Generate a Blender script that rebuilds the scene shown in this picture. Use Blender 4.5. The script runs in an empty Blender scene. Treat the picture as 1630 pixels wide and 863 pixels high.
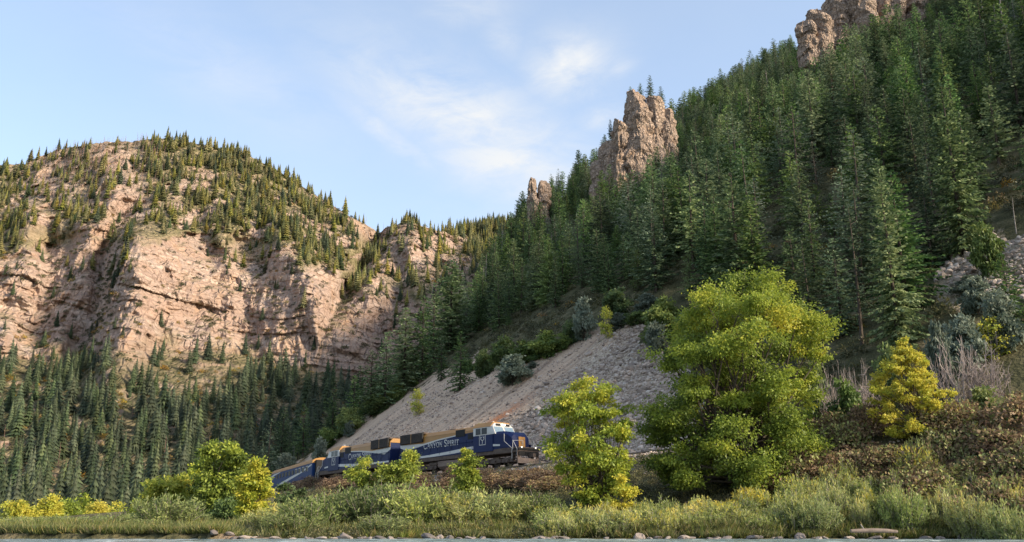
import bpy, bmesh, math, random
import numpy as np
from mathutils import Vector, Matrix

random.seed(11)
RNG = np.random.default_rng(7)
SC = bpy.context.scene
COL = SC.collection

# ------------------------------------------------------------------ camera, sky, sun, exposure
EYE = 0.45                         # height of the lens above the river
FPX = 1440.0                       # focal length in pixels of a 1630 px wide frame
TILT = math.atan(411.5 / FPX)
CT, ST = math.cos(TILT), math.sin(TILT)

cam = bpy.data.cameras.new('camera')
cam.sensor_width = 36.0
cam.lens = 36.0 * FPX / 1630.0
cam.clip_start = 0.1
cam.clip_end = 12000
camo = bpy.data.objects.new('camera', cam)
COL.objects.link(camo)
camo.location = (0, 0, EYE)
camo.rotation_euler = (math.pi / 2 + TILT, 0, 0)
SC.camera = camo

SUN_EL = math.radians(27.5)
SUN_AZ = math.radians(115.0)       # clockwise from +Y (the viewing direction)
SUNV = Vector((math.cos(SUN_EL) * math.sin(SUN_AZ), math.cos(SUN_EL) * math.cos(SUN_AZ), math.sin(SUN_EL)))

world = bpy.data.worlds.new('World')
SC.world = world
world.use_nodes = True


def N(nt, kind, **kw):
    n = nt.nodes.new(kind)
    for k, v in kw.items():
        setattr(n, k, v)
    return n


def setin(nt, node, key, val):
    s = node.inputs[key]
    if isinstance(val, bpy.types.NodeSocket):
        nt.links.new(val, s)
    else:
        s.default_value = val


def M_(nt, op, a, b=None, c=None, clamp=False):
    n = N(nt, 'ShaderNodeMath', operation=op)
    n.use_clamp = clamp
    for i, v in enumerate((a, b, c)):
        if v is not None:
            setin(nt, n, i, v)
    return n.outputs[0]


def ramp(nt, fac, stops, interp='LINEAR'):
    n = N(nt, 'ShaderNodeValToRGB')
    n.color_ramp.interpolation = interp
    el = n.color_ramp.elements
    while len(el) < len(stops):
        el.new(0.5)
    for e, (p, c) in zip(el, stops):
        e.position = p
        e.color = (*c, 1) if len(c) == 3 else c
    setin(nt, n, 0, fac)
    return n.outputs[0]


def mixc(nt, fac, a, b, mode='MIX'):
    n = N(nt, 'ShaderNodeMix', data_type='RGBA', blend_type=mode)
    n.clamp_factor = True
    setin(nt, n, 0, fac)
    for k, v in ((6, a), (7, b)):
        if not isinstance(v, bpy.types.NodeSocket):
            v = (*v, 1) if len(v) == 3 else v
        setin(nt, n, k, v)
    return n.outputs[2]


def noise(nt, vec, scale, detail=4, rough=0.55, dist=0.0):
    n = N(nt, 'ShaderNodeTexNoise')
    if vec is not None:
        nt.links.new(vec, n.inputs['Vector'])
    n.inputs['Scale'].default_value = scale
    n.inputs['Detail'].default_value = detail
    n.inputs['Roughness'].default_value = rough
    n.inputs['Distortion'].default_value = dist
    return n.outputs['Fac']


def mapping(nt, vec, scale=(1, 1, 1), rot=(0, 0, 0), loc=(0, 0, 0)):
    n = N(nt, 'ShaderNodeMapping')
    nt.links.new(vec, n.inputs['Vector'])
    n.inputs['Scale'].default_value = scale
    n.inputs['Rotation'].default_value = rot
    n.inputs['Location'].default_value = loc
    return n.outputs[0]


def pix_dir(px, py):
    """world direction (x, 1, z per unit y) through photo pixel (px, py)"""
    a = (px - 815.0) / FPX
    b = (431.5 - py) / FPX
    y = CT - b * ST
    return a / y, (ST + b * CT) / y


def to_pix(x, y, z):
    zz = z - EYE
    c = y * CT + zz * ST
    return 815.0 + FPX * x / c, 431.5 - FPX * (zz * CT - y * ST) / c


def build_world():
    nt = world.node_tree
    nt.nodes.clear()
    out = N(nt, 'ShaderNodeOutputWorld')
    bg = N(nt, 'ShaderNodeBackground')
    sky = N(nt, 'ShaderNodeTexSky', sky_type='NISHITA')
    sky.sun_disc = False
    sky.sun_elevation = SUN_EL
    sky.sun_rotation = SUN_AZ
    sky.air_density = 1.0
    sky.dust_density = 4.0
    sky.ozone_density = 0.8
    sky.altitude = 1700
    tc = N(nt, 'ShaderNodeTexCoord')
    d = tc.outputs['Generated']
    sep = N(nt, 'ShaderNodeSeparateXYZ')
    nt.links.new(d, sep.inputs[0])
    X, Y, Z = sep.outputs
    az = M_(nt, 'ARCTAN2', X, Y)
    el = M_(nt, 'ARCSINE', Z)
    # wispy cirrus: stretched noise on the direction sphere
    m1 = mapping(nt, d, (1.0, 1.0, 2.6), (0.35, 0.25, 0.5))
    n1 = noise(nt, m1, 5.2, 7, 0.62, 0.6)
    n2 = noise(nt, mapping(nt, d, (1, 1, 2.2), (0.1, 0.4, 0.2)), 15.0, 6, 0.65, 0.9)
    n3 = noise(nt, mapping(nt, d, (1, 1, 1.5)), 2.1, 3, 0.5)
    tex = M_(nt, 'ADD', M_(nt, 'MULTIPLY', n1, 0.6), M_(nt, 'MULTIPLY', n2, 0.4))
    total = None
    for (px, py, w, h, ang, amp) in (
        (735, 185, 180, 58, 24, .95), (820, 262, 120, 46, 12, .95), (620, 215, 95, 15, 33, .60),
        (907, 105, 56, 44, -8, 1.0), (958, 186, 36, 18, -12, .7), (985, 108, 24, 14, -20, .55),
        (742, 8, 60, 26, 0, .55), (800, 60, 36, 24, 60, .45), (355, 110, 150, 50, 20, .32), (880, 330, 150, 30, 0, .22)):
        ux, uz = pix_dir(px, py)
        a0 = math.atan2(ux, 1.0)
        e0 = math.atan2(uz, math.hypot(ux, 1.0))
        k = 1 / 1440.0
        ca, sa = math.cos(math.radians(-ang)), math.sin(math.radians(-ang))
        da = M_(nt, 'MULTIPLY', M_(nt, 'SUBTRACT', az, a0), math.cos(e0))
        de = M_(nt, 'SUBTRACT', el, e0)
        p = M_(nt, 'ADD', M_(nt, 'MULTIPLY', da, ca / (w * k)), M_(nt, 'MULTIPLY', de, sa / (w * k)))
        q = M_(nt, 'ADD', M_(nt, 'MULTIPLY', da, -sa / (h * k)), M_(nt, 'MULTIPLY', de, ca / (h * k)))
        r2 = M_(nt, 'ADD', M_(nt, 'MULTIPLY', p, p), M_(nt, 'MULTIPLY', q, q))
        g = M_(nt, 'MULTIPLY', M_(nt, 'EXPONENT', M_(nt, 'MULTIPLY', r2, -0.8)), amp)
        total = g if total is None else M_(nt, 'MAXIMUM', total, g)
    wisp = M_(nt, 'MULTIPLY', M_(nt, 'SUBTRACT', tex, 0.33), 3.6, clamp=True)
    blob = M_(nt, 'MULTIPLY', total, wisp)
    veil = M_(nt, 'MULTIPLY', M_(nt, 'MULTIPLY', M_(nt, 'SUBTRACT', M_(nt, 'ADD', n3, M_(nt, 'MULTIPLY', tex, .35)), 0.60), 1.6, clamp=True), 0.22)
    fac = M_(nt, 'ADD', blob, veil, clamp=True)
    # a little more milk near the skyline, as in the photograph's air
    low = M_(nt, 'MULTIPLY', M_(nt, 'SUBTRACT', 1.0, M_(nt, 'DIVIDE', el, 0.5), clamp=True), 0.14)
    hazy = mixc(nt, M_(nt, 'ADD', low, CLOUD_BASE), sky.outputs[0], HAZE_COL)
    col = mixc(nt, fac, hazy, CLOUD_COL)
    nt.links.new(col, bg.inputs[0])
    bg.inputs[1].default_value = SKY_STRENGTH
    nt.links.new(bg.outputs[0], out.inputs[0])


RIDGE_OUT = 540.0                  # unseen right-hand ridge beyond the frame: distance upslope, tuned for its shadow
SKY_STRENGTH = 0.15
CLOUD_COL = (2.15, 2.2, 2.25)
HAZE_COL = (1.40, 1.55, 1.56)
CLOUD_BASE = 0.38
build_world()

sl = bpy.data.lights.new('sun', 'SUN')
sl.energy = 3.0
sl.angle = math.radians(7.0)
sl.color = (1.0, 0.86, 0.66)
so = bpy.data.objects.new('sun', sl)
COL.objects.link(so)
so.rotation_euler = SUNV.to_track_quat('Z', 'Y').to_euler()
so.location = (0, 0, 400)

SC.view_settings.view_transform = 'Standard'
SC.view_settings.look = 'None'
SC.view_settings.exposure = 1.5
SC.view_settings.gamma = 1.0
SC.render.engine = 'CYCLES'
SC.cycles.max_bounces = 6
SC.cycles.diffuse_bounces = 4
SC.cycles.glossy_bounces = 2
SC.cycles.transmission_bounces = 3
SC.cycles.transparent_max_bounces = 4
SC.cycles.use_denoising = True
SC.cycles.denoiser = 'OPENIMAGEDENOISE'
SC.cycles.denoising_input_passes = 'RGB_ALBEDO_NORMAL'
SC.cycles.denoising_prefilter = 'ACCURATE'

# ------------------------------------------------------------------ noise in numpy
PERM = np.random.default_rng(3).permutation(256).astype(np.int64)
GR = np.random.default_rng(4).normal(size=(256, 3))
GR /= np.linalg.norm(GR, axis=1)[:, None]


def perlin(x, y, z):
    x, y, z = np.broadcast_arrays(np.asarray(x, float), np.asarray(y, float), np.asarray(z, float))
    xi, yi, zi = np.floor(x).astype(np.int64), np.floor(y).astype(np.int64), np.floor(z).astype(np.int64)
    xf, yf, zf = x - xi, y - yi, z - zi
    u, v, w = (t * t * t * (t * (t * 6 - 15) + 10) for t in (xf, yf, zf))
    r = 0
    for dx in (0, 1):
        for dy in (0, 1):
            for dz in (0, 1):
                h = PERM[(PERM[(PERM[(xi + dx) & 255] + yi + dy) & 255] + zi + dz) & 255]
                g = GR[h]
                dot = g[..., 0] * (xf - dx) + g[..., 1] * (yf - dy) + g[..., 2] * (zf - dz)
                r = r + dot * (u if dx else 1 - u) * (v if dy else 1 - v) * (w if dz else 1 - w)
    return r * 1.5


def fbm(x, y, z, octv=4, gain=0.5, lac=2.03):
    a, s, t = 1.0, 0.0, 0.0
    for i in range(octv):
        s = s + a * perlin(x + 17.3 * i, y - 9.1 * i, z + 5.7 * i)
        t += a
        a *= gain
        x, y, z = x * lac, y * lac, z * lac
    return s / t


def ridged(x, y, z, octv=4, gain=0.5, lac=2.1):
    a, s, t = 1.0, 0.0, 0.0
    for i in range(octv):
        s = s + a * (1 - 2 * np.abs(perlin(x + 11.3 * i, y + 3.1 * i, z - 8.7 * i)))
        t += a
        a *= gain
        x, y, z = x * lac, y * lac, z * lac
    return s / t


def hash2(i, j):
    return PERM[(PERM[np.asarray(i).astype(np.int64) & 255] + np.asarray(j).astype(np.int64)) & 255] / 255.0


def blocks(x, z, w, h, seed=0):
    """courses of broken rock: beds of uneven height, cut by upright joints, each block standing proud by its own amount"""
    zq = z / h + 0.28 * np.sin(z / h * 2.1 + seed)
    k = np.floor(zq)
    ww = w * (0.6 + 0.9 * hash2(k + 7 * seed, 11))
    xq = x / ww + 9.7 * hash2(k + 3 * seed, 5)
    j = np.floor(xq + 0.25 * np.sin(xq * 2.3))
    return 0.45 * hash2(k + 31 * seed, 77) + 0.55 * hash2(k + 13 * seed, j)


def smooth(e0, e1, x):
    t = np.clip((np.asarray(x, float) - e0) / (e1 - e0), 0, 1)
    return t * t * (3 - 2 * t)


def smin(a, b, k):
    h = np.clip(0.5 + 0.5 * (b - a) / k, 0, 1)
    return b * (1 - h) + a * h - k * h * (1 - h)


# ------------------------------------------------------------------ object helpers
def link(o, parent=None):
    COL.objects.link(o)
    if parent is not None:
        o.parent = parent
    return o


def mesh_np(name, verts, faces, mats, attrs=None, smooth_shade=False, cols=None):
    """verts (n,3); faces: list/array of equal-length index rows, or list of arrays"""
    me = bpy.data.meshes.new(name)
    verts = np.asarray(verts, np.float32)
    blocks = faces if isinstance(faces, list) and len(faces) and isinstance(faces[0], np.ndarray) else [np.asarray(faces)]
    blocks = [b for b in blocks if len(b)]
    me.vertices.add(len(verts))
    me.vertices.foreach_set('co', verts.ravel())
    nl = sum(b.size for b in blocks)
    nf = sum(len(b) for b in blocks)
    me.loops.add(nl)
    me.loops.foreach_set('vertex_index', np.concatenate([b.ravel() for b in blocks]).astype(np.int32))
    me.polygons.add(nf)
    tot = np.concatenate([np.full(len(b), b.shape[1]) for b in blocks])
    me.polygons.foreach_set('loop_start', np.concatenate(([0], np.cumsum(tot)[:-1])).astype(np.int32))
    if smooth_shade:
        me.polygons.foreach_set('use_smooth', np.ones(nf, bool))
    for m in (mats if isinstance(mats, (list, tuple)) else [mats]):
        me.materials.append(m)
    for k, v in (attrs or {}).items():
        at = me.attributes.new(k, 'FLOAT', 'POINT')
        at.data.foreach_set('value', np.asarray(v, np.float32).ravel())
    me.update()
    me.validate()
    return me


def put(name, me, parent=None, **props):
    o = bpy.data.objects.new(name, me)
    link(o, parent)
    for k, v in props.items():
        o[k] = v
    return o


def empty(name, loc, label=None, cat=None, group=None, rotz=0.0):
    o = bpy.data.objects.new(name, None)
    o.empty_display_size = 0.5
    link(o)
    o.location = loc
    o.rotation_euler = (0, 0, rotz)
    if label:
        o['label'] = label
    if cat:
        o['category'] = cat
    if group:
        o['group'] = group
    return o


class MB:
    """collects simple solids and builds them as one mesh"""

    def __init__(s):
        s.v, s.f = [], []

    def add(s, vs, fs):
        b = len(s.v)
        s.v += [tuple(p) for p in vs]
        s.f += [tuple(i + b for i in f) for f in fs]
        return s

    def box(s, x0, x1, y0, y1, z0, z1):
        return s.add([(x0, y0, z0), (x1, y0, z0), (x1, y1, z0), (x0, y1, z0), (x0, y0, z1), (x1, y0, z1), (x1, y1, z1), (x0, y1, z1)],
                     [(0, 3, 2, 1), (4, 5, 6, 7), (0, 1, 5, 4), (1, 2, 6, 5), (2, 3, 7, 6), (3, 0, 4, 7)])

    def loft(s, rings, cap=True):
        n = len(rings[0])
        vs = [p for r in rings for p in r]
        fs = []
        for i in range(len(rings) - 1):
            for j in range(n):
                k = (j + 1) % n
                fs.append((i * n + j, i * n + k, (i + 1) * n + k, (i + 1) * n + j))
        if cap:
            fs.append(tuple(range(n))[::-1])
            fs.append(tuple((len(rings) - 1) * n + j for j in range(n)))
        return s.add(vs, fs)

    def prism_y(s, prof, y0, y1):
        """profile in x-z, extruded along y"""
        return s.loft([[(x, y0, z) for x, z in prof], [(x, y1, z) for x, z in prof]])

    def prism_x(s, prof, x0, x1):
        return s.loft([[(x0, y, z) for y, z in prof], [(x1, y, z) for y, z in prof]])

    def tube(s, pts, rad, n=6, cap=True):
        pts = [Vector(p) for p in pts]
        rad = rad if isinstance(rad, (list, tuple)) else [rad] * len(pts)
        rings = []
        for i, p in enumerate(pts):
            d = (pts[min(i + 1, len(pts) - 1)] - pts[max(i - 1, 0)]).normalized()
            a = d.cross(Vector((0, 0, 1)) if abs(d.z) < 0.9 else Vector((1, 0, 0))).normalized()
            b = d.cross(a)
            rings.append([p + (a * math.cos(t) + b * math.sin(t)) * rad[i] for t in (2 * math.pi * k / n for k in range(n))])
        return s.loft(rings, cap)

    def cyl(s, p0, p1, r, n=14):
        return s.tube([p0, p1], r, n)

    def mesh(s, name, mat, bevel=0.0, smooth_shade=False):
        me = bpy.data.meshes.new(name)
        me.from_pydata(s.v, [], s.f)
        bm = bmesh.new()
        bm.from_mesh(me)
        bmesh.ops.recalc_face_normals(bm, faces=bm.faces)
        if bevel:
            bmesh.ops.bevel(bm, geom=[e for e in bm.edges if len(e.link_faces) == 2 and e.calc_face_angle(0) > 0.5], offset=bevel, segments=1, affect='EDGES', clamp_overlap=True)
        bm.to_mesh(me)
        bm.free()
        if smooth_shade:
            for p in me.polygons:
                p.use_smooth = True
        me.materials.append(mat)
        me.update()
        return me

    def build(s, name, mat, parent=None, bevel=0.0, smooth_shade=False):
        return put(name, s.mesh(name, mat, bevel, smooth_shade), parent)


def copy_tree(o, parent=None):
    c = o.copy()
    link(c, parent)
    for ch in list(o.children):
        copy_tree(ch, c)
    return c


# ------------------------------------------------------------------ materials
def new_mat(name):
    m = bpy.data.materials.new(name)
    m.use_nodes = True
    nt = m.node_tree
    return m, nt, nt.nodes['Principled BSDF']


def attr(nt, name):
    n = N(nt, 'ShaderNodeAttribute', attribute_name=name)
    return n.outputs['Fac']


def bump(nt, b, h, strength, dist):
    n = N(nt, 'ShaderNodeBump')
    n.inputs['Strength'].default_value = strength
    n.inputs['Distance'].default_value = dist
    nt.links.new(h, n.inputs['Height'])
    nt.links.new(n.outputs[0], b.inputs['Normal'])


def plain(name, col, rough=0.6, metal=0.0, var=0.25, nscale=3.0, spec=0.3, dirt=None):
    """paint or metal with grime: colour broken up by two noises"""
    m, nt, b = new_mat(name)
    tc = N(nt, 'ShaderNodeTexCoord').outputs['Object']
    f = noise(nt, tc, nscale, 5, 0.6)
    dark = tuple(c * (1 - var) for c in col)
    c = ramp(nt, f, [(0.3, dark), (0.7, col)])
    if dirt:
        f2 = noise(nt, mapping(nt, tc, (0.8, 0.8, 3.0)), 1.3, 5, 0.7)
        c = mixc(nt, M_(nt, 'MULTIPLY', M_(nt, 'SUBTRACT', f2, 0.45), 1.6, clamp=True), c, dirt)
    nt.links.new(c, b.inputs['Base Color'])
    b.inputs['Roughness'].default_value = rough
    b.inputs['Metallic'].default_value = metal
    b.inputs['Specular IOR Level'].default_value = spec
    return m


def leafmat(name, stops, obj_var=0.35, trans=0.35, rough=0.6, tint=False, hv=1.0):
    """leaf colour: picks along the ramp by leaf, by plant and (tint) by the leaf's own autumn attribute"""
    m, nt, b = new_mat(name)
    geo = N(nt, 'ShaderNodeNewGeometry')
    oi = N(nt, 'ShaderNodeObjectInfo')
    isl = geo.outputs['Random Per Island']
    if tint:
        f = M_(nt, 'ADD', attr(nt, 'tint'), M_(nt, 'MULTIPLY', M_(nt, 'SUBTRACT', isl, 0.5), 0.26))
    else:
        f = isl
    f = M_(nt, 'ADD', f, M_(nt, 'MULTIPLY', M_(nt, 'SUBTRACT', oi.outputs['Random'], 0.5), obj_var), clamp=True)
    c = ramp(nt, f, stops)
    br = M_(nt, 'ADD', 1.0 - 0.34 * hv, M_(nt, 'MULTIPLY', M_(nt, 'FRACT', M_(nt, 'MULTIPLY', oi.outputs['Random'], 7.31)), 0.68 * hv))
    hu = M_(nt, 'ADD', 0.5 - 0.015 * hv, M_(nt, 'MULTIPLY', M_(nt, 'FRACT', M_(nt, 'MULTIPLY', oi.outputs['Random'], 23.7)), 0.035 * hv))
    sa = M_(nt, 'ADD', 1.0 - 0.28 * hv, M_(nt, 'MULTIPLY', M_(nt, 'FRACT', M_(nt, 'MULTIPLY', oi.outputs['Random'], 41.3)), 0.38 * hv))
    hsv = N(nt, 'ShaderNodeHueSaturation')
    nt.links.new(br, hsv.inputs['Value'])
    nt.links.new(hu, hsv.inputs['Hue'])
    nt.links.new(sa, hsv.inputs['Saturation'])
    nt.links.new(c, hsv.inputs['Color'])
    c = hsv.outputs[0]
    nt.links.new(c, b.inputs['Base Color'])
    b.inputs['Roughness'].default_value = rough
    b.inputs['Specular IOR Level'].default_value = 0.25
    tr = N(nt, 'ShaderNodeBsdfTranslucent')
    nt.links.new(c, tr.inputs[0])
    mx = N(nt, 'ShaderNodeMixShader')
    mx.inputs[0].default_value = trans
    nt.links.new(b.outputs[0], mx.inputs[1])
    nt.links.new(tr.outputs[0], mx.inputs[2])
    nt.links.new(mx.outputs[0], nt.nodes['Material Output'].inputs[0])
    return m
# ------------------------------------------------------------------ the railway's line and the land shaped round it
RAIL_Z = 6.75
TRACK = [(95, 36), (70, 41), (50, 46.5), (36, 52), (25.8, 59), (20.5, 64.5), (11, 78.5), (2.2, 93.5), (-12.4, 110.0), (-25.6, 128), (-39.2, 155), (-51, 185), (-60, 220), (-66, 270)]


def catmull(pts, n=24):
    out = []
    P = [np.array(p, float) for p in pts]
    P = [2 * P[0] - P[1]] + P + [2 * P[-1] - P[-2]]
    for i in range(1, len(P) - 2):
        for k in range(n):
            t = k / n
            a, b, c, d = P[i - 1:i + 3]
            out.append(0.5 * ((2 * b) + (c - a) * t + (2 * a - 5 * b + 4 * c - d) * t * t + (3 * b - a - 3 * c + d) * t ** 3))
    out.append(P[-2])
    return np.array(out)


LINE = catmull(TRACK)
for _ in range(30):
    LINE[1:-1] = 0.25 * LINE[:-2] + 0.5 * LINE[1:-1] + 0.25 * LINE[2:]
LS = 0.6 * LINE[:, 0] - 0.8 * LINE[:, 1]
LM = 0.8 * LINE[:, 0] + 0.6 * LINE[:, 1]
_o = np.argsort(LS)
LS, LM = LS[_o], LM[_o]
_keep = LS > -185
LS2 = np.concatenate(([-900, -260], LS[_keep]))
LM2 = np.concatenate(([74, 71], LM[_keep]))


def grade(s):
    """the line falls gently as it runs away down the canyon"""
    return -0.012 * np.clip(-73.0 - s, 0, 140)


def mt_of(s):
    return np.interp(s, LS2, LM2)


def shore_y(x):
    return np.interp(x, [-300, -60, -16, 0, 14, 22, 30, 40, 60, 120], [52, 48, 46, 46, 46, 45.5, 43, 39, 34, 29]) + 0.5 * perlin(np.asarray(x) * 0.23, 3.3, 0.5) + 0.3 * perlin(np.asarray(x) * 0.9, 1.3, 0.5)


SLOPE = 0.74
SKY_R = [(380, 790), (430, 760), (470, 736), (540, 692), (600, 648), (650, 612), (700, 565), (740, 505), (770, 455), (800, 405), (830, 352), (850, 338), (900, 308), (950, 268),
         (1000, 240), (1040, 222), (1080, 192), (1150, 130), (1200, 100), (1250, 70), (1290, 46), (1330, 10), (1400, -14), (1500, -60), (1630, -120)]


def plane_h(x, y):
    s = 0.6 * x - 0.8 * y
    q = 0.8 * x + 0.6 * y - mt_of(s)
    return 6.2 + grade(s) + np.maximum(q - 3.4, 0) * SLOPE, q, s


def beyond_frame(x, y, q):
    """unseen extra height right of the view, meant to cast shade; scaled to nothing"""
    return 0.0 * smooth(0.68, 1.0, x / np.maximum(y, 1.0)) * smooth(110, 250, q) * smooth(480, 350, q)


def _crest():
    us, rs = [], []
    ys = np.linspace(60, 900, 4200)
    for px, py in SKY_R:
        u, e = pix_dir(px, py)
        h, q, s = plane_h(u * ys, ys)
        hit = ((h - EYE) / ys >= e) & (q > 4)
        i = int(np.argmax(hit)) if hit.any() else -1
        us.append(u)
        rs.append(ys[i] if i >= 0 else 640)
    return np.array(us), np.array(rs)


CU, CR = _crest()
CR = np.minimum(CR, 620)
_u = np.array([0.62, 0.8, 1.0, 1.3, 1.7, 2.2])
CU2 = np.concatenate(([-3, -0.34], CU, _u))
CR2 = np.concatenate(([150, 150], CR, RIDGE_OUT / (0.8 * _u + 0.6)))
print('crest', [(round(float(a), 3), round(float(b))) for a, b in zip(CU2, CR2)])


def crest_r(u):
    return np.interp(u, CU2, CR2)


def land(x, y, detail=True):
    """height of the near land: river bank, railway bench, talus and the wooded hill on the right"""
    x = np.asarray(x, float)
    y = np.asarray(y, float)
    h, q, s = plane_h(x, y)
    u = x / np.maximum(y, 1)
    R = crest_r(u)
    # hill
    amp = smooth(6, 60, q)
    und = fbm(s / 46.0, q / 60.0, 0.3, 4) * 5.0 * amp + fbm(s / 11.0, q / 22.0, 4.3, 3) * 1.1 * smooth(5, 25, q)
    gul = ridged(s / 9.0 + 0.15 * fbm(s / 15.0, q / 15.0, 1.0, 2), q / 120.0, 7.7, 2) * 0.55 * smooth(6, 14, q) * smooth(-84, -96, s) * smooth(75, 45, q)
    ex = beyond_frame(x, y, q)
    hill = h + ex + (und * smooth(0, 40, R - y + 30) if detail else 0) + (gul if detail else 0)
    zc = 6.2 + np.maximum(R * (0.8 * u + 0.6) - mt_of(R * (0.6 * u - 0.8)) - 3.4, 0) * SLOPE
    back = zc + ex + 1.5 - 0.55 * (y - R)
    hill = np.where(q > 3.4, smin(hill, back, 3.0 + 0.012 * R), hill)
    hill = np.maximum(hill, -6)
    # bench and bank
    ys = shore_y(x)
    s2 = 0.6 * x - 0.8 * ys
    qs = np.minimum(0.8 * x + 0.6 * ys - mt_of(s2), -7.5)
    t = 1 - (q + 3.2) / (qs + 3.2)
    L = smooth(-0.268, -0.315, u) * smooth(140, 100, y) 
    tt = np.clip(t, 0, 1)
    bank = (6.2 + grade(s)) * (0.55 * tt ** 2.2 + 0.45 * tt ** 1.25)
    low = (5.85 + grade(s)) * tt ** 7 + 0.28 + 0.004 * np.maximum(y - 55, 0)
    low = np.where(t < 0, 0.28 * smooth(-0.1, 0, t), low)
    bank = bank * (1 - L) + low * L
    if detail:
        bank = bank + fbm(x / 5.0, y / 5.0, 2.2, 3) * 0.45 * smooth(0.02, 0.2, t) * smooth(0, -4, q + 3.2) + fbm(x / 1.3, y / 1.3, 2.2, 2) * 0.10 * smooth(-0.02, 0.05, t) * smooth(0, -2, q + 3.2)
    under = np.maximum(-0.02 + 9.0 * t, -1.2)
    bank = np.where(t < 0, under, bank)
    out = np.where(q < -3.2, bank, np.where(q < 3.4, 6.2 + grade(s), hill))
    return out


def dist_pix(px, py, y0=44.0, y1=880.0):
    """where the line of sight through a photo pixel meets the near land"""
    u, e = pix_dir(px, py)
    ys = np.concatenate((np.linspace(y0, 200, 1600), np.linspace(200.2, y1, 1700)))
    g = land(u * ys, ys)
    hit = (g >= EYE + e * ys)
    i = int(np.argmax(hit)) if hit.any() else len(ys) - 1
    return float(u * ys[i]), float(ys[i]), float(g[i])


# talus and other bare patches, as areas of the ground
def in_poly(px, py, poly):
    px, py = np.asarray(px), np.asarray(py)
    r = np.zeros(px.shape, bool)
    n = len(poly)
    for i in range(n):
        x0, y0 = poly[i]
        x1, y1 = poly[(i + 1) % n]
        if y0 == y1:
            continue
        c = ((y0 > py) != (y1 > py)) & (px < (x1 - x0) * (py - y0) / (y1 - y0) + x0)
        r ^= c
    return r


TALUS = [(425, 765), (470, 734), (515, 705), (560, 668), (600, 655), (622, 640), (650, 628), (690, 592), (750, 588), (765, 560), (800, 580), (850, 575), (890, 548), (925, 528), (960, 522),
         (1010, 512), (1040, 540), (1075, 580), (1110, 640), (1120, 720), (880, 790), (440, 800)]
TALUS2 = [(1490, 470), (1500, 425), (1545, 395), (1600, 375), (1700, 340), (1700, 480), (1600, 470), (1540, 490)]


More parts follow.
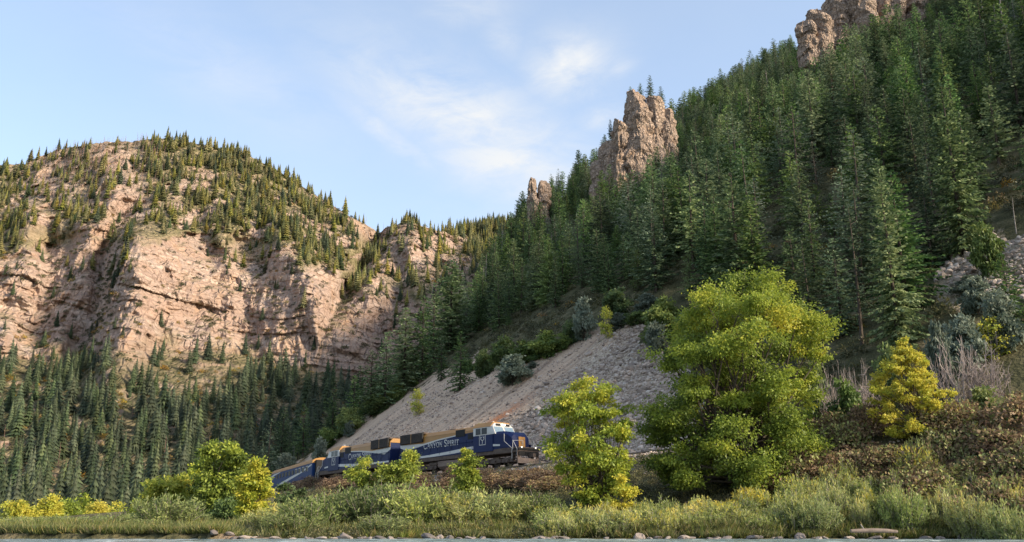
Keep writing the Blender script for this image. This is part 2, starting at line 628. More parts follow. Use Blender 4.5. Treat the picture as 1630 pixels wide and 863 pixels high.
def build_land():
    us = np.concatenate((np.linspace(-1.3, -0.34, 50)[:-1], np.linspace(-0.34, 0.30, 400)[:-1], np.linspace(0.30, 0.66, 190)[:-1], np.linspace(0.66, 1.9, 80)))
    ys = np.concatenate((np.linspace(40, 62, 90)[:-1], np.linspace(62, 135, 230)[:-1], np.geomspace(135, 900, 210)))
    U, Yg = np.meshgrid(us, ys)
    Xg = U * Yg
    Zg = land(Xg, Yg)
    px, py = to_pix(Xg, Yg, Zg)
    jx = px + fbm(Xg / 7, Yg / 7, 0.1, 5, 0.65) * 60
    jy = py + fbm(Xg / 7, Yg / 7, 9.1, 5, 0.65) * 60
    _h, Q, S = plane_h(Xg, Yg)
    tal = (in_poly(jx, jy, TALUS) & (Q > 1)).astype(float)
    tal2 = (in_poly(jx, jy, TALUS2) & (Q > 1)).astype(float)
    red = np.exp(-((S + 98 - (Q - 12) * 0.10) / 2.2) ** 2) * smooth(4, 8, Q) * smooth(22, 14, Q) * np.clip(fbm(Xg / 2, Yg / 2, 3.1, 3) * 2 + 0.9, 0, 1)
    pink = smooth(-88, -97, S + fbm(Xg / 7, Yg / 7, 3.7, 3) * 9)
    grav = ((Q > -7) & (Q < 3.6)).astype(float) * smooth(-7.5, -4.5, Q + perlin(Xg / 2, Yg / 2, 0.7) * 1.5)
    grav = grav * smooth(-45, -62, S) + 0.8 * grav * smooth(-2.8, -1.5, Q)
    grav = np.clip(grav, 0, 1)
    dirt = smooth(-0.235, -0.255, U) * smooth(-0.325, -0.30, U) * smooth(110, 90, Yg)
    nr, nc = U.shape
    idx = np.arange(nr * nc).reshape(nr, nc)
    f = np.stack([idx[:-1, :-1], idx[:-1, 1:], idx[1:, 1:], idx[1:, :-1]], -1).reshape(-1, 4)
    V = np.stack([Xg, Yg, Zg], -1).reshape(-1, 3)
    # material
    m, nt, b = new_mat('hillside_ground')
    pos = N(nt, 'ShaderNodeNewGeometry').outputs['Position']
    n1 = noise(nt, pos, 0.5, 6, 0.65)
    n2 = noise(nt, pos, 2.6, 5, 0.7)
    soil = ramp(nt, n1, [(0.3, (0.042, 0.044, 0.022)), (0.5, (0.085, 0.08, 0.04)), (0.62, (0.14, 0.12, 0.068)), (0.75, (0.22, 0.17, 0.11))])
    # streaks run straight down the slope
    rot = mapping(nt, pos, (1, 1, 1), (0, 0, math.atan2(0.8, 0.6)))
    st = noise(nt, mapping(nt, rot, (0.75, 0.03, 0.03)), 1.0, 6, 0.6, 0.3)
    vor = N(nt, 'ShaderNodeTexVoronoi')
    nt.links.new(pos, vor.inputs['Vector'])
    vor.inputs['Scale'].default_value = 3.6
    stone = vor.outputs['Color']
    sepc = N(nt, 'ShaderNodeSeparateColor')
    nt.links.new(stone, sepc.inputs[0])
    pinkc = ramp(nt, st, [(0.30, (0.26, 0.175, 0.12)), (0.45, (0.48, 0.345, 0.245)), (0.6, (0.58, 0.42, 0.30)), (0.75, (0.42, 0.31, 0.235))])
    greyc = ramp(nt, sepc.outputs[0], [(0.0, (0.20, 0.155, 0.12)), (0.4, (0.40, 0.325, 0.24)), (0.8, (0.50, 0.41, 0.31)), (1.0, (0.60, 0.50, 0.41))])
    stonec = mixc(nt, M_(nt, 'MULTIPLY', attr(nt, 'pink'), 0.85), greyc, pinkc)
    stonec = mixc(nt, M_(nt, 'MULTIPLY', M_(nt, 'SUBTRACT', n2, 0.5), 1.5, clamp=True), stonec, (0.24, 0.18, 0.14))
    stonec = mixc(nt, attr(nt, 'red'), stonec, (0.50, 0.20, 0.09))
    c = mixc(nt, attr(nt, 'talus'), soil, stonec)
    gc = ramp(nt, sepc.outputs[1], [(0.0, (0.15, 0.125, 0.115)), (0.6, (0.32, 0.275, 0.255)), (1.0, (0.46, 0.41, 0.38))])
    c = mixc(nt, attr(nt, 'gravel'), c, gc)
    dc = ramp(nt, n2, [(0.3, (0.16, 0.11, 0.075)), (0.7, (0.34, 0.25, 0.18))])
    c = mixc(nt, M_(nt, 'MULTIPLY', attr(nt, 'dirt'), M_(nt, 'MULTIPLY', n1, 1.6, clamp=True)), c, dc)
    nt.links.new(c, b.inputs['Base Color'])
    b.inputs['Roughness'].default_value = 0.95
    b.inputs['Specular IOR Level'].default_value = 0.1
    bump(nt, b, M_(nt, 'ADD', n2, M_(nt, 'MULTIPLY', vor.outputs['Distance'], 0.6)), 0.7, 0.35)
    me = mesh_np('hillside', V, f, m, dict(talus=np.maximum(tal, tal2 * np.clip(0.55 + 1.2 * fbm(Xg / 4, Yg / 4, 5.5, 4), 0, 0.8)), pink=pink, red=red, gravel=grav, dirt=dirt), True)
    return put('hillside', me, kind='structure')


build_land()


def build_shade_hill():
    """unseen hill carried on right of the view, added to block the sun"""
    xs, ys = np.linspace(70, 1100, 150), np.linspace(-620, 420, 150)
    Xg, Yg = np.meshgrid(xs, ys)
    h, q, s = plane_h(Xg, Yg)
    top = 6.2 + (RIDGE_OUT - 60) * SLOPE
    ex = beyond_frame(Xg, Yg, q)
    ex = np.where(Yg < 1, 0.0 * smooth(110, 250, q) * smooth(480, 350, q), ex) + 135.0 * smooth(90, -20, Yg) * smooth(330, 520, q)  # ridge raised out of view to shade the low forest at left
    top = top + ex
    z = smin(np.where(q > -3, h + ex, 6.2 + q * 0.3), top - 0.5 * (q - (RIDGE_OUT - 60)), 12) + fbm(Xg / 60, Yg / 60, 0.3, 4) * 8 * smooth(10, 80, q) - 1.5
    z = np.maximum(z, -6)
    idx = np.arange(Xg.size).reshape(Xg.shape)
    f = np.stack([idx[:-1, :-1], idx[:-1, 1:], idx[1:, 1:], idx[1:, :-1]], -1).reshape(-1, 4)
    ok = (Xg >= 1.7 * Yg).ravel()
    f = f[ok[f].all(1)]
    put('hillside', mesh_np('hillside', np.stack([Xg, Yg, z], -1).reshape(-1, 3), f, bpy.data.materials['hillside_ground'], None, True), kind='structure')


build_shade_hill()

# ------------------------------------------------------------------ the canyon wall on the left
SKY_L = [(-400, 300), (-150, 262), (0, 262), (40, 262), (60, 250), (95, 238), (130, 232), (170, 226), (210, 226), (250, 219), (300, 226), (350, 236), (400, 250), (440, 270), (480, 296), (520, 322), (560, 346), (590, 362),
         (602, 372), (615, 362), (650, 352), (700, 368), (730, 366), (770, 358), (830, 346), (900, 330), (1000, 320)]
V_ROWS = [(-0.12, 235), (0.0, 320), (0.20, 420), (0.35, 500), (0.43, 545), (0.60, 582), (0.76, 640), (0.88, 715), (1.0, 800)]


def wall_point(px, v):
    """base surface: photo column px, height share v -> depth, row"""
    sk = np.interp(px, [a for a, _ in SKY_L], [b for _, b in SKY_L])
    sk = sk + 3.5 * fbm(np.asarray(px) / 13.0, 0.3, 0.7, 4, 0.6) * smooth(0.75, 1.0, v)
    py = 806 + (sk - 806) * v
    D = np.interp(v, [a for a, _ in V_ROWS], [b for _, b in V_ROWS])
    return D, py


def build_wall():
    cols = np.concatenate((np.linspace(-420, -40, 70)[:-1], np.linspace(-40, 860, 560)[:-1], np.linspace(860, 1100, 50)))
    vs = np.concatenate((np.linspace(-0.12, 0.36, 95)[:-1], np.linspace(0.36, 1.0, 300)))
    PX, Vv = np.meshgrid(cols, vs)
    D, PY = wall_point(PX, Vv)
    g = lambda c, w: np.exp(-((PX - c) / w) ** 2)
    gy = lambda c, w: np.exp(-((PY - c) / w) ** 2)
    wob = fbm(PX / 120, PY / 120, 3.3, 3) * 24
    P = PX + wob
    # buttresses stand forward, gullies and the cirque lie back
    gg = lambda c, w: np.exp(-((P - c) / w) ** 2)
    line = lambda x0, y0, x1, y1: x0 + (PY - y0) * (x1 - x0) / (y1 - y0)
    ridge = lambda x0, y0, x1, y1, w: np.exp(-((P - line(x0, y0, x1, y1)) / w) ** 2) * smooth(min(y0, y1) - 25, min(y0, y1) + 15, PY) * smooth(max(y0, y1) + 135, max(y0, y1) - 10, PY)
    off = 0
    off = off - 55 * ridge(225, 370, 195, 545, 52)          # main lit buttress
    off = off - 26 * ridge(165, 240, 185, 330, 34)
    off = off + 42 * ridge(195, 330, 140, 520, 22)          # gully to its left
    off = off + 34 * ridge(90, 375, 60, 470, 60)            # cirque
    off = off - 30 * ridge(45, 330, 40, 430, 22)
    off = off - 24 * ridge(10, 420, 0, 540, 34)
    off = off - 42 * ridge(450, 350, 500, 470, 44)          # cliff band right
    off = off - 36 * ridge(545, 330, 600, 470, 36)
    off = off + 60 * ridge(602, 365, 570, 430, 15)          # notch
    off = off - 44 * ridge(655, 355, 690, 470, 58)          # bare tower
    off = off - 14 * ridge(742, 375, 745, 450, 16)
    off = off + 34 * ridge(650, 415, 630, 470, 26)
    off = off + 26 * ridge(385, 380, 400, 520, 34)
    off = off + 18 * ridge(305, 330, 330, 420, 24)
    off = off + 70 * smooth(700, 760, PX) * smooth(420, 380, PY)
    D = D + off * 0.95
    # how rocky
    cl = smooth(0.36, 0.47, Vv + fbm(PX / 60, PY / 60, 1.7, 3) * 0.10)
    top = smooth(0.80, 0.72, Vv + fbm(PX / 50, PY / 40, 5.7, 3) * 0.14)
    bare = np.maximum(cl * top, 0)
    bare = np.maximum(bare, ridge(175, 228, 195, 335, 62))
    bare = np.maximum(bare, ridge(95, 240, 70, 300, 74) * 0.9)
    bare = np.maximum(bare, smooth(0.02, 0.18, fbm(PX / 46, PY / 22, 12.8, 4)) * smooth(0.98, 0.9, Vv) * smooth(0.5, 0.7, Vv))
    bare = np.maximum(bare, ridge(500, 305, 590, 370, 26) * 0.9)
    bare = np.maximum(bare, smooth(596, 612, PX) * smooth(765, 750, PX) * smooth(348, 362, PY - np.maximum(PX - 660, 0) * 0.30) * smooth(470, 430, PY))
    low_out = smooth(0.12, 0.34, fbm(PX / 38, PY / 30, 8.8, 3)) * smooth(0.5, 0.3, Vv) * 0.8
    bare = np.clip(np.maximum(bare, low_out), 0, 1)
    U, E = pix_dir(PX, PY)
    X, Z = U * D, EYE + E * D
    # strata dip gently to the right; joints stand upright
    zz = Z + 0.16 * X + fbm(X / 60, D / 60, Z / 60, 3) * 9
    saw = lambda t: (t - np.floor(t)) ** 1.6
    tri = lambda t: np.where((t - np.floor(t)) < 0.82, (t - np.floor(t)) / 0.82, (1 - (t - np.floor(t))) / 0.18)
    keep = smooth(-0.15, 0.25, fbm(X / 40, Z / 25, 6.6, 3))
    keep2 = smooth(-0.2, 0.3, fbm(X / 18, Z / 14, 2.6, 3))
    led = tri(zz / 23.0 + 0.5 * fbm(X / 45, Z / 45, 9.5, 2)) * 5.0 * keep + tri(zz / 8.3 + 0.6 * fbm(X / 25, Z / 25, 0.5, 2)) * 1.5 * keep2 + tri(zz / 3.4) * 0.5
    joint = ridged(X / 30.0 + 0.1 * Z / 20, Z / 130.0, D / 60.0, 3) * 15.0 + ridged(X / 9.0, Z / 40.0, 2.2, 2) * 3.6
    xw = X + 0.35 * D + fbm(X / 22, Z / 22, 8.5, 3) * 6
    blk = -(blocks(xw, zz, 26, 19, 1) * 8.5 + blocks(xw + 0.15 * zz, zz, 10, 7.3, 2) * 4.0 + blocks(xw - 0.1 * zz, zz, 4.2, 3.0, 3) * 1.7) + 7
    chunk = fbm(X / 34, Z / 40, D / 40, 4, 0.5) * 12
    rough = fbm(X / 5.0, Z / 5.0, D / 5.0, 3) * 1.0
    D = D + bare * (led - joint + blk + rough + 9.5) * 0.9 + chunk * (0.35 + 0.65 * bare) + (1 - bare) * fbm(X / 22, Z / 22, 1.1, 4) * 7
    D = np.where(Vv > 0.985, np.maximum(D, 300), D)
    X, Z = U * D, EYE + E * D
    Yg = D
    # back side, falling away behind the skyline
    rows = [np.stack([X, Yg, Z], -1)]
    for k, (dy, dz) in enumerate(((25, 2), (70, -14), (160, -60), (340, -170), (520, -330))):
        last = np.stack([U[-1] * (Yg[-1] + dy), Yg[-1] + dy, Z[-1] + dz], -1)
        rows.append(last[None])
    G = np.concatenate(rows, 0)
    nr, nc = G.shape[:2]
    ext = lambda a: np.concatenate([a] + [a[-1:]] * 5, 0)
    idx = np.arange(nr * nc).reshape(nr, nc)
    f = np.stack([idx[:-1, :-1], idx[:-1, 1:], idx[1:, 1:], idx[1:, :-1]], -1).reshape(-1, 4)
    m, nt, b = new_mat('canyon_wall')
    geo = N(nt, 'ShaderNodeNewGeometry')
    pos = geo.outputs['Position']
    n1 = noise(nt, pos, 0.035, 6, 0.6)
    n2 = noise(nt, pos, 0.22, 6, 0.7)
    n3 = noise(nt, mapping(nt, pos, (0.10, 0.03, 0.02)), 1.0, 5, 0.7)
    sv = mapping(nt, pos, (0.004, 0.004, 0.16), (0, math.radians(9), 0))
    band = noise(nt, sv, 1.0, 6, 0.75, 0.4)
    rock = ramp(nt, band, [(0.28, (0.26, 0.175, 0.135)), (0.42, (0.42, 0.29, 0.22)), (0.52, (0.34, 0.245, 0.195)), (0.60, (0.50, 0.375, 0.295)), (0.72, (0.37, 0.265, 0.215))])
    rock = mixc(nt, M_(nt, 'MULTIPLY', M_(nt, 'SUBTRACT', n3, 0.50), 3.0, clamp=True), rock, (0.42, 0.255, 0.145))
    rock = mixc(nt, M_(nt, 'MULTIPLY', M_(nt, 'SUBTRACT', n1, 0.55), 3.0, clamp=True), rock, (0.40, 0.35, 0.31))
    rock = mixc(nt, M_(nt, 'MULTIPLY', M_(nt, 'SUBTRACT', n2, 0.56), 3.0, clamp=True), rock, (0.17, 0.12, 0.095))
    ve = N(nt, 'ShaderNodeTexVoronoi', feature='DISTANCE_TO_EDGE')
    nt.links.new(mapping(nt, pos, (0.085, 0.05, 0.045), (0, 0.22, 0)), ve.inputs['Vector'])
    ve.inputs['Scale'].default_value = 1.0
    ve2 = N(nt, 'ShaderNodeTexVoronoi', feature='DISTANCE_TO_EDGE')
    nt.links.new(mapping(nt, pos, (0.26, 0.12, 0.17), (0, 0.22, 0)), ve2.inputs['Vector'])
    ve2.inputs['Scale'].default_value = 1.0
    k1 = M_(nt, 'SUBTRACT', 1.0, M_(nt, 'MULTIPLY', ve.outputs['Distance'], 9.0), clamp=True)
    k2 = M_(nt, 'SUBTRACT', 1.0, M_(nt, 'MULTIPLY', ve2.outputs['Distance'], 6.0), clamp=True)
    crk = M_(nt, 'MULTIPLY', M_(nt, 'MAXIMUM', k1, k2), M_(nt, 'MULTIPLY', n2, 1.5, clamp=True))
    rock = mixc(nt, M_(nt, 'MULTIPLY', crk, 0.42), rock, (0.11, 0.075, 0.06))
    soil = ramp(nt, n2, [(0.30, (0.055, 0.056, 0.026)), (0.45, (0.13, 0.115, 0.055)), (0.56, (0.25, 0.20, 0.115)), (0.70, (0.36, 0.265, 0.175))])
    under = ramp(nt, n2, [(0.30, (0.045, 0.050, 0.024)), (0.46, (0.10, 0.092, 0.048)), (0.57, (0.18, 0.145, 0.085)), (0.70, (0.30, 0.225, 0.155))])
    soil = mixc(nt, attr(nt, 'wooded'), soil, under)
    sepn = N(nt, 'ShaderNodeSeparateXYZ')
    nt.links.new(geo.outputs['Normal'], sepn.inputs[0])
    flat = M_(nt, 'MULTIPLY', M_(nt, 'SUBTRACT', M_(nt, 'ADD', sepn.outputs[2], M_(nt, 'MULTIPLY', n2, 0.5)), 0.98), 4.0, clamp=True)
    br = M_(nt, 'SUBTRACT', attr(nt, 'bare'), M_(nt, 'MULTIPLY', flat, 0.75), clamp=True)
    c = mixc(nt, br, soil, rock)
    nt.links.new(c, b.inputs['Base Color'])
    b.inputs['Roughness'].default_value = 0.95
    b.inputs['Specular IOR Level'].default_value = 0.08
    bump(nt, b, M_(nt, 'SUBTRACT', M_(nt, 'ADD', n2, M_(nt, 'MULTIPLY', band, 0.7)), M_(nt, 'MULTIPLY', crk, 0.6)), 1.0, 2.4)
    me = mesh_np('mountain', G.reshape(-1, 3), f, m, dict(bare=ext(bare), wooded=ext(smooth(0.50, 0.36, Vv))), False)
    o = put('mountain', me, kind='structure')
    return dict(X=X, Y=Yg, Z=Z, PX=PX, PY=PY, V=Vv, bare=bare, obj=o)


WALL = build_wall()

# a farther ridge that closes the canyon, and the plain ground under everything
def sheet(name, x0, x1, y0, y1, z, nx, ny, mat):
    xs, ys = np.linspace(x0, x1, nx), np.linspace(y0, y1, ny)
    Xg, Yg = np.meshgrid(xs, ys)
    idx = np.arange(nx * ny).reshape(ny, nx)
    f = np.stack([idx[:-1, :-1], idx[:-1, 1:], idx[1:, 1:], idx[1:, :-1]], -1).reshape(-1, 4)
    zz = z(Xg, Yg) if callable(z) else np.full(Xg.shape, z)
    return put(name, mesh_np(name, np.stack([Xg, Yg, zz], -1).reshape(-1, 3), f, mat, None, True), kind='structure')


gm, nt, b = new_mat('valley_ground')
pos = N(nt, 'ShaderNodeNewGeometry').outputs['Position']
nt.links.new(ramp(nt, noise(nt, pos, 0.05, 6, 0.7), [(0.3, (0.05, 0.055, 0.025)), (0.7, (0.16, 0.13, 0.085))]), b.inputs['Base Color'])
b.inputs['Roughness'].default_value = 1.0
sheet('ground', -4000, 4000, -4000, 5000, -8.0, 9, 10, gm)

rm, nt, b = new_mat('river_water')
pos = N(nt, 'ShaderNodeNewGeometry').outputs['Position']
w1 = noise(nt, mapping(nt, pos, (0.5, 1.6, 1)), 1.1, 6, 0.62, 0.6)
foam = noise(nt, mapping(nt, pos, (0.22, 1.1, 1)), 1.3, 7, 0.7, 1.2)
cc = ramp(nt, foam, [(0.45, (0.10, 0.15, 0.16)), (0.60, (0.34, 0.41, 0.42)), (0.70, (0.75, 0.80, 0.80))])
nt.links.new(cc, b.inputs['Base Color'])
b.inputs['Roughness'].default_value = 0.16
b.inputs['IOR'].default_value = 1.33
bump(nt, b, w1, 0.6, 0.25)


def wz(x, y):
    return 0.05 * fbm(x / 1.6, y / 0.7, 0.4, 3) + 0.03 * perlin(x / 0.6, y / 0.3, 2.0)


sheet('river', -60, 60, 2, 48.5, wz, 420, 330, rm)
# ------------------------------------------------------------------ railway track
STEEL = plain('rail_steel', (0.16, 0.12, 0.10), 0.45, 0.6, 0.4, 2.0)
TIE = plain('tie_timber', (0.085, 0.065, 0.05), 0.9, 0, 0.4, 4.0)
BALLAST = None
bm_, nt, b = new_mat('ballast_stone')
pos = N(nt, 'ShaderNodeNewGeometry').outputs['Position']
vo = N(nt, 'ShaderNodeTexVoronoi')
nt.links.new(pos, vo.inputs['Vector'])
vo.inputs['Scale'].default_value = 7.0
sp = N(nt, 'ShaderNodeSeparateColor')
nt.links.new(vo.outputs['Color'], sp.inputs[0])
nt.links.new(ramp(nt, sp.outputs[0], [(0.0, (0.14, 0.12, 0.11)), (0.6, (0.33, 0.285, 0.265)), (1.0, (0.48, 0.43, 0.40))]), b.inputs['Base Color'])
b.inputs['Roughness'].default_value = 0.95
bump(nt, b, vo.outputs['Distance'], 1.0, 0.15)

SEG = np.concatenate(([0], np.cumsum(np.linalg.norm(np.diff(LINE, axis=0), axis=1))))


def track_at(d):
    p = np.array([np.interp(d, SEG, LINE[:, 0]), np.interp(d, SEG, LINE[:, 1])])
    q = np.array([np.interp(d + 0.5, SEG, LINE[:, 0]), np.interp(d + 0.5, SEG, LINE[:, 1])])
    t = (q - p) / np.linalg.norm(q - p)
    return p, t


def sweep(prof, d0, d1, step, jitter=0.0):
    rings = []
    for d in np.arange(d0, d1, step):
        p, t = track_at(d)
        n = np.array([t[1], -t[0]])
        g = grade(0.6 * p[0] - 0.8 * p[1])
        rings.append([(p[0] + n[0] * o, p[1] + n[1] * o, z + g + jitter * random.uniform(-1, 1)) for o, z in prof])
    return MB().loft(rings)


TOTAL = SEG[-1]
track = empty('railway_track', (0, 0, 0), 'single railway track curving along the foot of the rocky slope', 'railway track')
sweep([(-3.1, 6.05), (3.1, 6.05), (1.75, 6.44), (-1.75, 6.44)], 1, TOTAL - 1, 0.6, 0.05).build('ballast', bm_, track)
for sd in (-0.7525, 0.7525):
    sweep([(sd - 0.07, 6.56), (sd + 0.07, 6.56), (sd + 0.015, 6.60), (sd + 0.036, 6.71), (sd + 0.036, RAIL_Z), (sd - 0.036, RAIL_Z), (sd - 0.036, 6.71), (sd - 0.015, 6.60)], 1, TOTAL - 1, 1.2).build('rail', STEEL, track)
tm = MB().box(-1.3, 1.3, -0.12, 0.12, -0.11, 0.11).mesh('tie', TIE, 0.01)
k = 0
d = 40.0
while d < 128 and k < 290:
    p, t = track_at(d)
    o = put('tie', tm, track)
    o.location = (p[0], p[1], 6.44 + grade(0.6 * p[0] - 0.8 * p[1]) + random.uniform(-0.015, 0.015))
    o.rotation_euler = (0, 0, math.atan2(t[1], t[0]) + math.pi / 2 + random.uniform(-0.02, 0.02))
    d += 0.54
    k += 1

# ------------------------------------------------------------------ the train
NAVY = plain('navy_paint', (0.007, 0.017, 0.075), 0.5, 0, 0.25, 1.0, 0.15, (0.018, 0.024, 0.06))
BLUE = plain('car_blue_paint', (0.008, 0.036, 0.13), 0.5, 0, 0.2, 1.0, 0.15, (0.012, 0.03, 0.08))
OCHRE = plain('ochre_paint', (0.38, 0.185, 0.04), 0.45, 0, 0.2, 1.2, 0.4, (0.27, 0.14, 0.05))
WHITE = plain('white_paint', (0.52, 0.505, 0.475), 0.45, 0, 0.12, 1.2, 0.4, (0.45, 0.40, 0.35))
BLACK = plain('black_grille', (0.012, 0.011, 0.011), 0.7, 0, 0.3, 3.0)
UNDER = plain('underframe_grime', (0.13, 0.095, 0.075), 0.85, 0, 0.5, 2.2)
TANK = plain('fuel_tank_grime', (0.27, 0.20, 0.16), 0.8, 0, 0.35, 1.1, 0.2, (0.08, 0.06, 0.05))
WHEEL = plain('wheel_steel', (0.07, 0.052, 0.042), 0.8, 0.0, 0.4, 3.0)
PALE = plain('handrail_paint', (0.55, 0.52, 0.48), 0.5, 0, 0.2, 2.0)
GLASS = plain('cab_glass', (0.17, 0.24, 0.29), 0.06, 0, 0.1, 0.7, 0.9)
DGLASS = plain('dark_glass', (0.012, 0.014, 0.018), 0.3, 0, 0.2, 0.7, 0.25)
lampm, nt, b = new_mat('lit_lamp')
b.inputs['Base Color'].default_value = (1, 0.95, 0.8, 1)
b.inputs['Emission Color'].default_value = (1, 0.93, 0.75, 1)
b.inputs['Emission Strength'].default_value = 0.5

STROKES = {   # letters as pen strokes on a 1 unit high field: (points, width)
    'C': [([(.80, .86), (.66, .96), (.46, 1.0), (.22, .92), (.06, .72), (.02, .5), (.06, .28), (.22, .08), (.46, 0), (.66, .04), (.82, .16)], .13), ([(.80, .98), (.80, .74)], .06)],
    'A': [([(.08, 0), (.42, 1)], .07), ([(.42, 1), (.76, 0)], .15), ([(.20, .34), (.62, .34)], .06), ([(-.02, .02), (.2, .02)], .05), ([(.62, .02), (.90, .02)], .05)],
    'N': [([(.12, 0), (.12, 1)], .07), ([(.12, 1), (.76, 0)], .15), ([(.76, 0), (.76, 1)], .07), ([(0, .98), (.22, .98)], .05), ([(.64, .98), (.90, .98)], .05), ([(0, .02), (.24, .02)], .05)],
    'Y': [([(.05, 1), (.42, .46)], .15), ([(.80, 1), (.42, .46)], .07), ([(.42, .5), (.42, 0)], .14), ([(-.05, .98), (.2, .98)], .05), ([(.66, .98), (.92, .98)], .05), ([(.26, .02), (.58, .02)], .05)],
    'O': [([(.46 + .42 * math.cos(t), .5 + .47 * math.sin(t)) for t in [2 * math.pi * i / 14 for i in range(15)]], .13)],
    'S': [([(.60, .84), (.48, .96), (.32, .99), (.14, .90), (.10, .74), (.20, .60), (.44, .46), (.60, .34), (.60, .16), (.46, .03), (.28, .01), (.10, .10), (.05, .20)], .13), ([(.62, .98), (.62, .78)], .06), ([(.04, .26), (.04, .02)], .06)],
    'P': [([(.16, 0), (.16, 1)], .15), ([(.16, .97), (.46, .97), (.62, .86), (.64, .72), (.56, .54), (.40, .47), (.16, .47)], .10), ([(0, .02), (.34, .02)], .05), ([(0, .98), (.2, .98)], .05)],
    'I': [([(.18, 0), (.18, 1)], .15), ([(.02, .02), (.34, .02)], .05), ([(.02, .98), (.34, .98)], .05)],
    'R': [([(.16, 0), (.16, 1)], .15), ([(.16, .97), (.46, .97), (.62, .86), (.64, .74), (.56, .58), (.40, .52), (.16, .52)], .10), ([(.36, .52), (.76, 0)], .14), ([(0, .02), (.34, .02)], .05), ([(.66, .02), (.86, .02)], .05), ([(0, .98), (.2, .98)], .05)],
    'T': [([(.40, 0), (.40, 1)], .15), ([(.02, .96), (.78, .96)], .08), ([(.03, .98), (.03, .76)], .06), ([(.77, .98), (.77, .76)], .06), ([(.24, .02), (.56, .02)], .05)],
}
ADV = dict(C=.92, A=.92, N=.96, Y=.90, O=.98, S=.78, P=.76, I=.44, R=.90, T=.88)


def strokes_mesh(mb, items, org, ux, uz, un, size):
    """flat raised strokes: org + ux*x + uz*z, each a hair prouder than the last"""
    org, ux, uz, un = Vector(org), Vector(ux), Vector(uz), Vector(un)
    k = 0
    for pts, w in items:
        for (x0, z0), (x1, z1) in zip(pts[:-1], pts[1:]):
            d = Vector((x1 - x0, z1 - z0))
            if d.length < 1e-6:
                continue
            e = d.normalized() * w * 0.25
            n = Vector((-d.y, d.x)).normalized() * w * 0.5
            c = [(x0 - e.x + n.x, z0 - e.y + n.y), (x0 - e.x - n.x, z0 - e.y - n.y), (x1 + e.x - n.x, z1 + e.y - n.y), (x1 + e.x + n.x, z1 + e.y + n.y)]
            h = 0.006 + 0.0006 * (k % 14)
            k += 1
            front = [org + (ux * a + uz * q) * size + un * h for a, q in c]
            back = [org + (ux * a + uz * q) * size for a, q in c]
            mb.add(front + back, [(0, 1, 2, 3), (0, 4, 5, 1), (1, 5, 6, 2), (2, 6, 7, 3), (3, 7, 4, 0)])


def text_width(t, big):
    return sum(0.5 if c == ' ' else ADV[c] * (1.28 if i in big else 1.0) + 0.06 for i, c in enumerate(t))


def panel(parent, name, poly, side, y, mat, t=0.02):
    """flat panel on the side of a body: polygon in x-z, seated at |y|"""
    prof = poly if side > 0 else poly
    y0, y1 = (y - 0.03, y + t) if side > 0 else (-y - t, -y + 0.03)
    return MB().prism_y(prof, y0, y1).build(name, mat, parent)


def bogie(parent, x, axles, wb):
    t = MB()
    for s in (-1, 1):
        L = wb / 2 + 0.75
        prof = [(-L, .62), (-L + .25, .42), (L - .25, .42), (L, .62), (L - .2, .92), (.7, .78), (-.7, .78), (-L + .2, .92)]
        t.prism_y(prof, s * 1.02 - 0.09, s * 1.02 + 0.09)
        for i in range(axles):
            ax = -wb / 2 + wb * i / (axles - 1)
            t.box(ax - .2, ax + .2, s * 1.12, s * 1.24, .36, .72)
            t.cyl((ax, s * 1.2, .53), (ax, s * 1.31, .53), .15, 10)
        for q in (-.9, .9):
            for j in range(4):
                t.cyl((q - .12, s * 1.14, .52 + j * .07), (q + .12, s * 1.14, .55 + j * .07), .07, 6)
    t.box(-.5, .5, -1.0, 1.0, .6, 1.0)
    f = t.build('truck', UNDER, parent)
    f.location.x = x
    w = MB()
    w.cyl((0, .68, 0), (0, .80, 0), .5, 18).cyl((0, -.80, 0), (0, -.68, 0), .5, 18).cyl((0, -.7, 0), (0, .7, 0), .1, 8)
    wm = w.mesh('wheel', WHEEL)
    for i in range(axles):
        o = put('wheel', wm, f)
        o.location = (-wb / 2 + wb * i / (axles - 1), 0, .5)
    return f


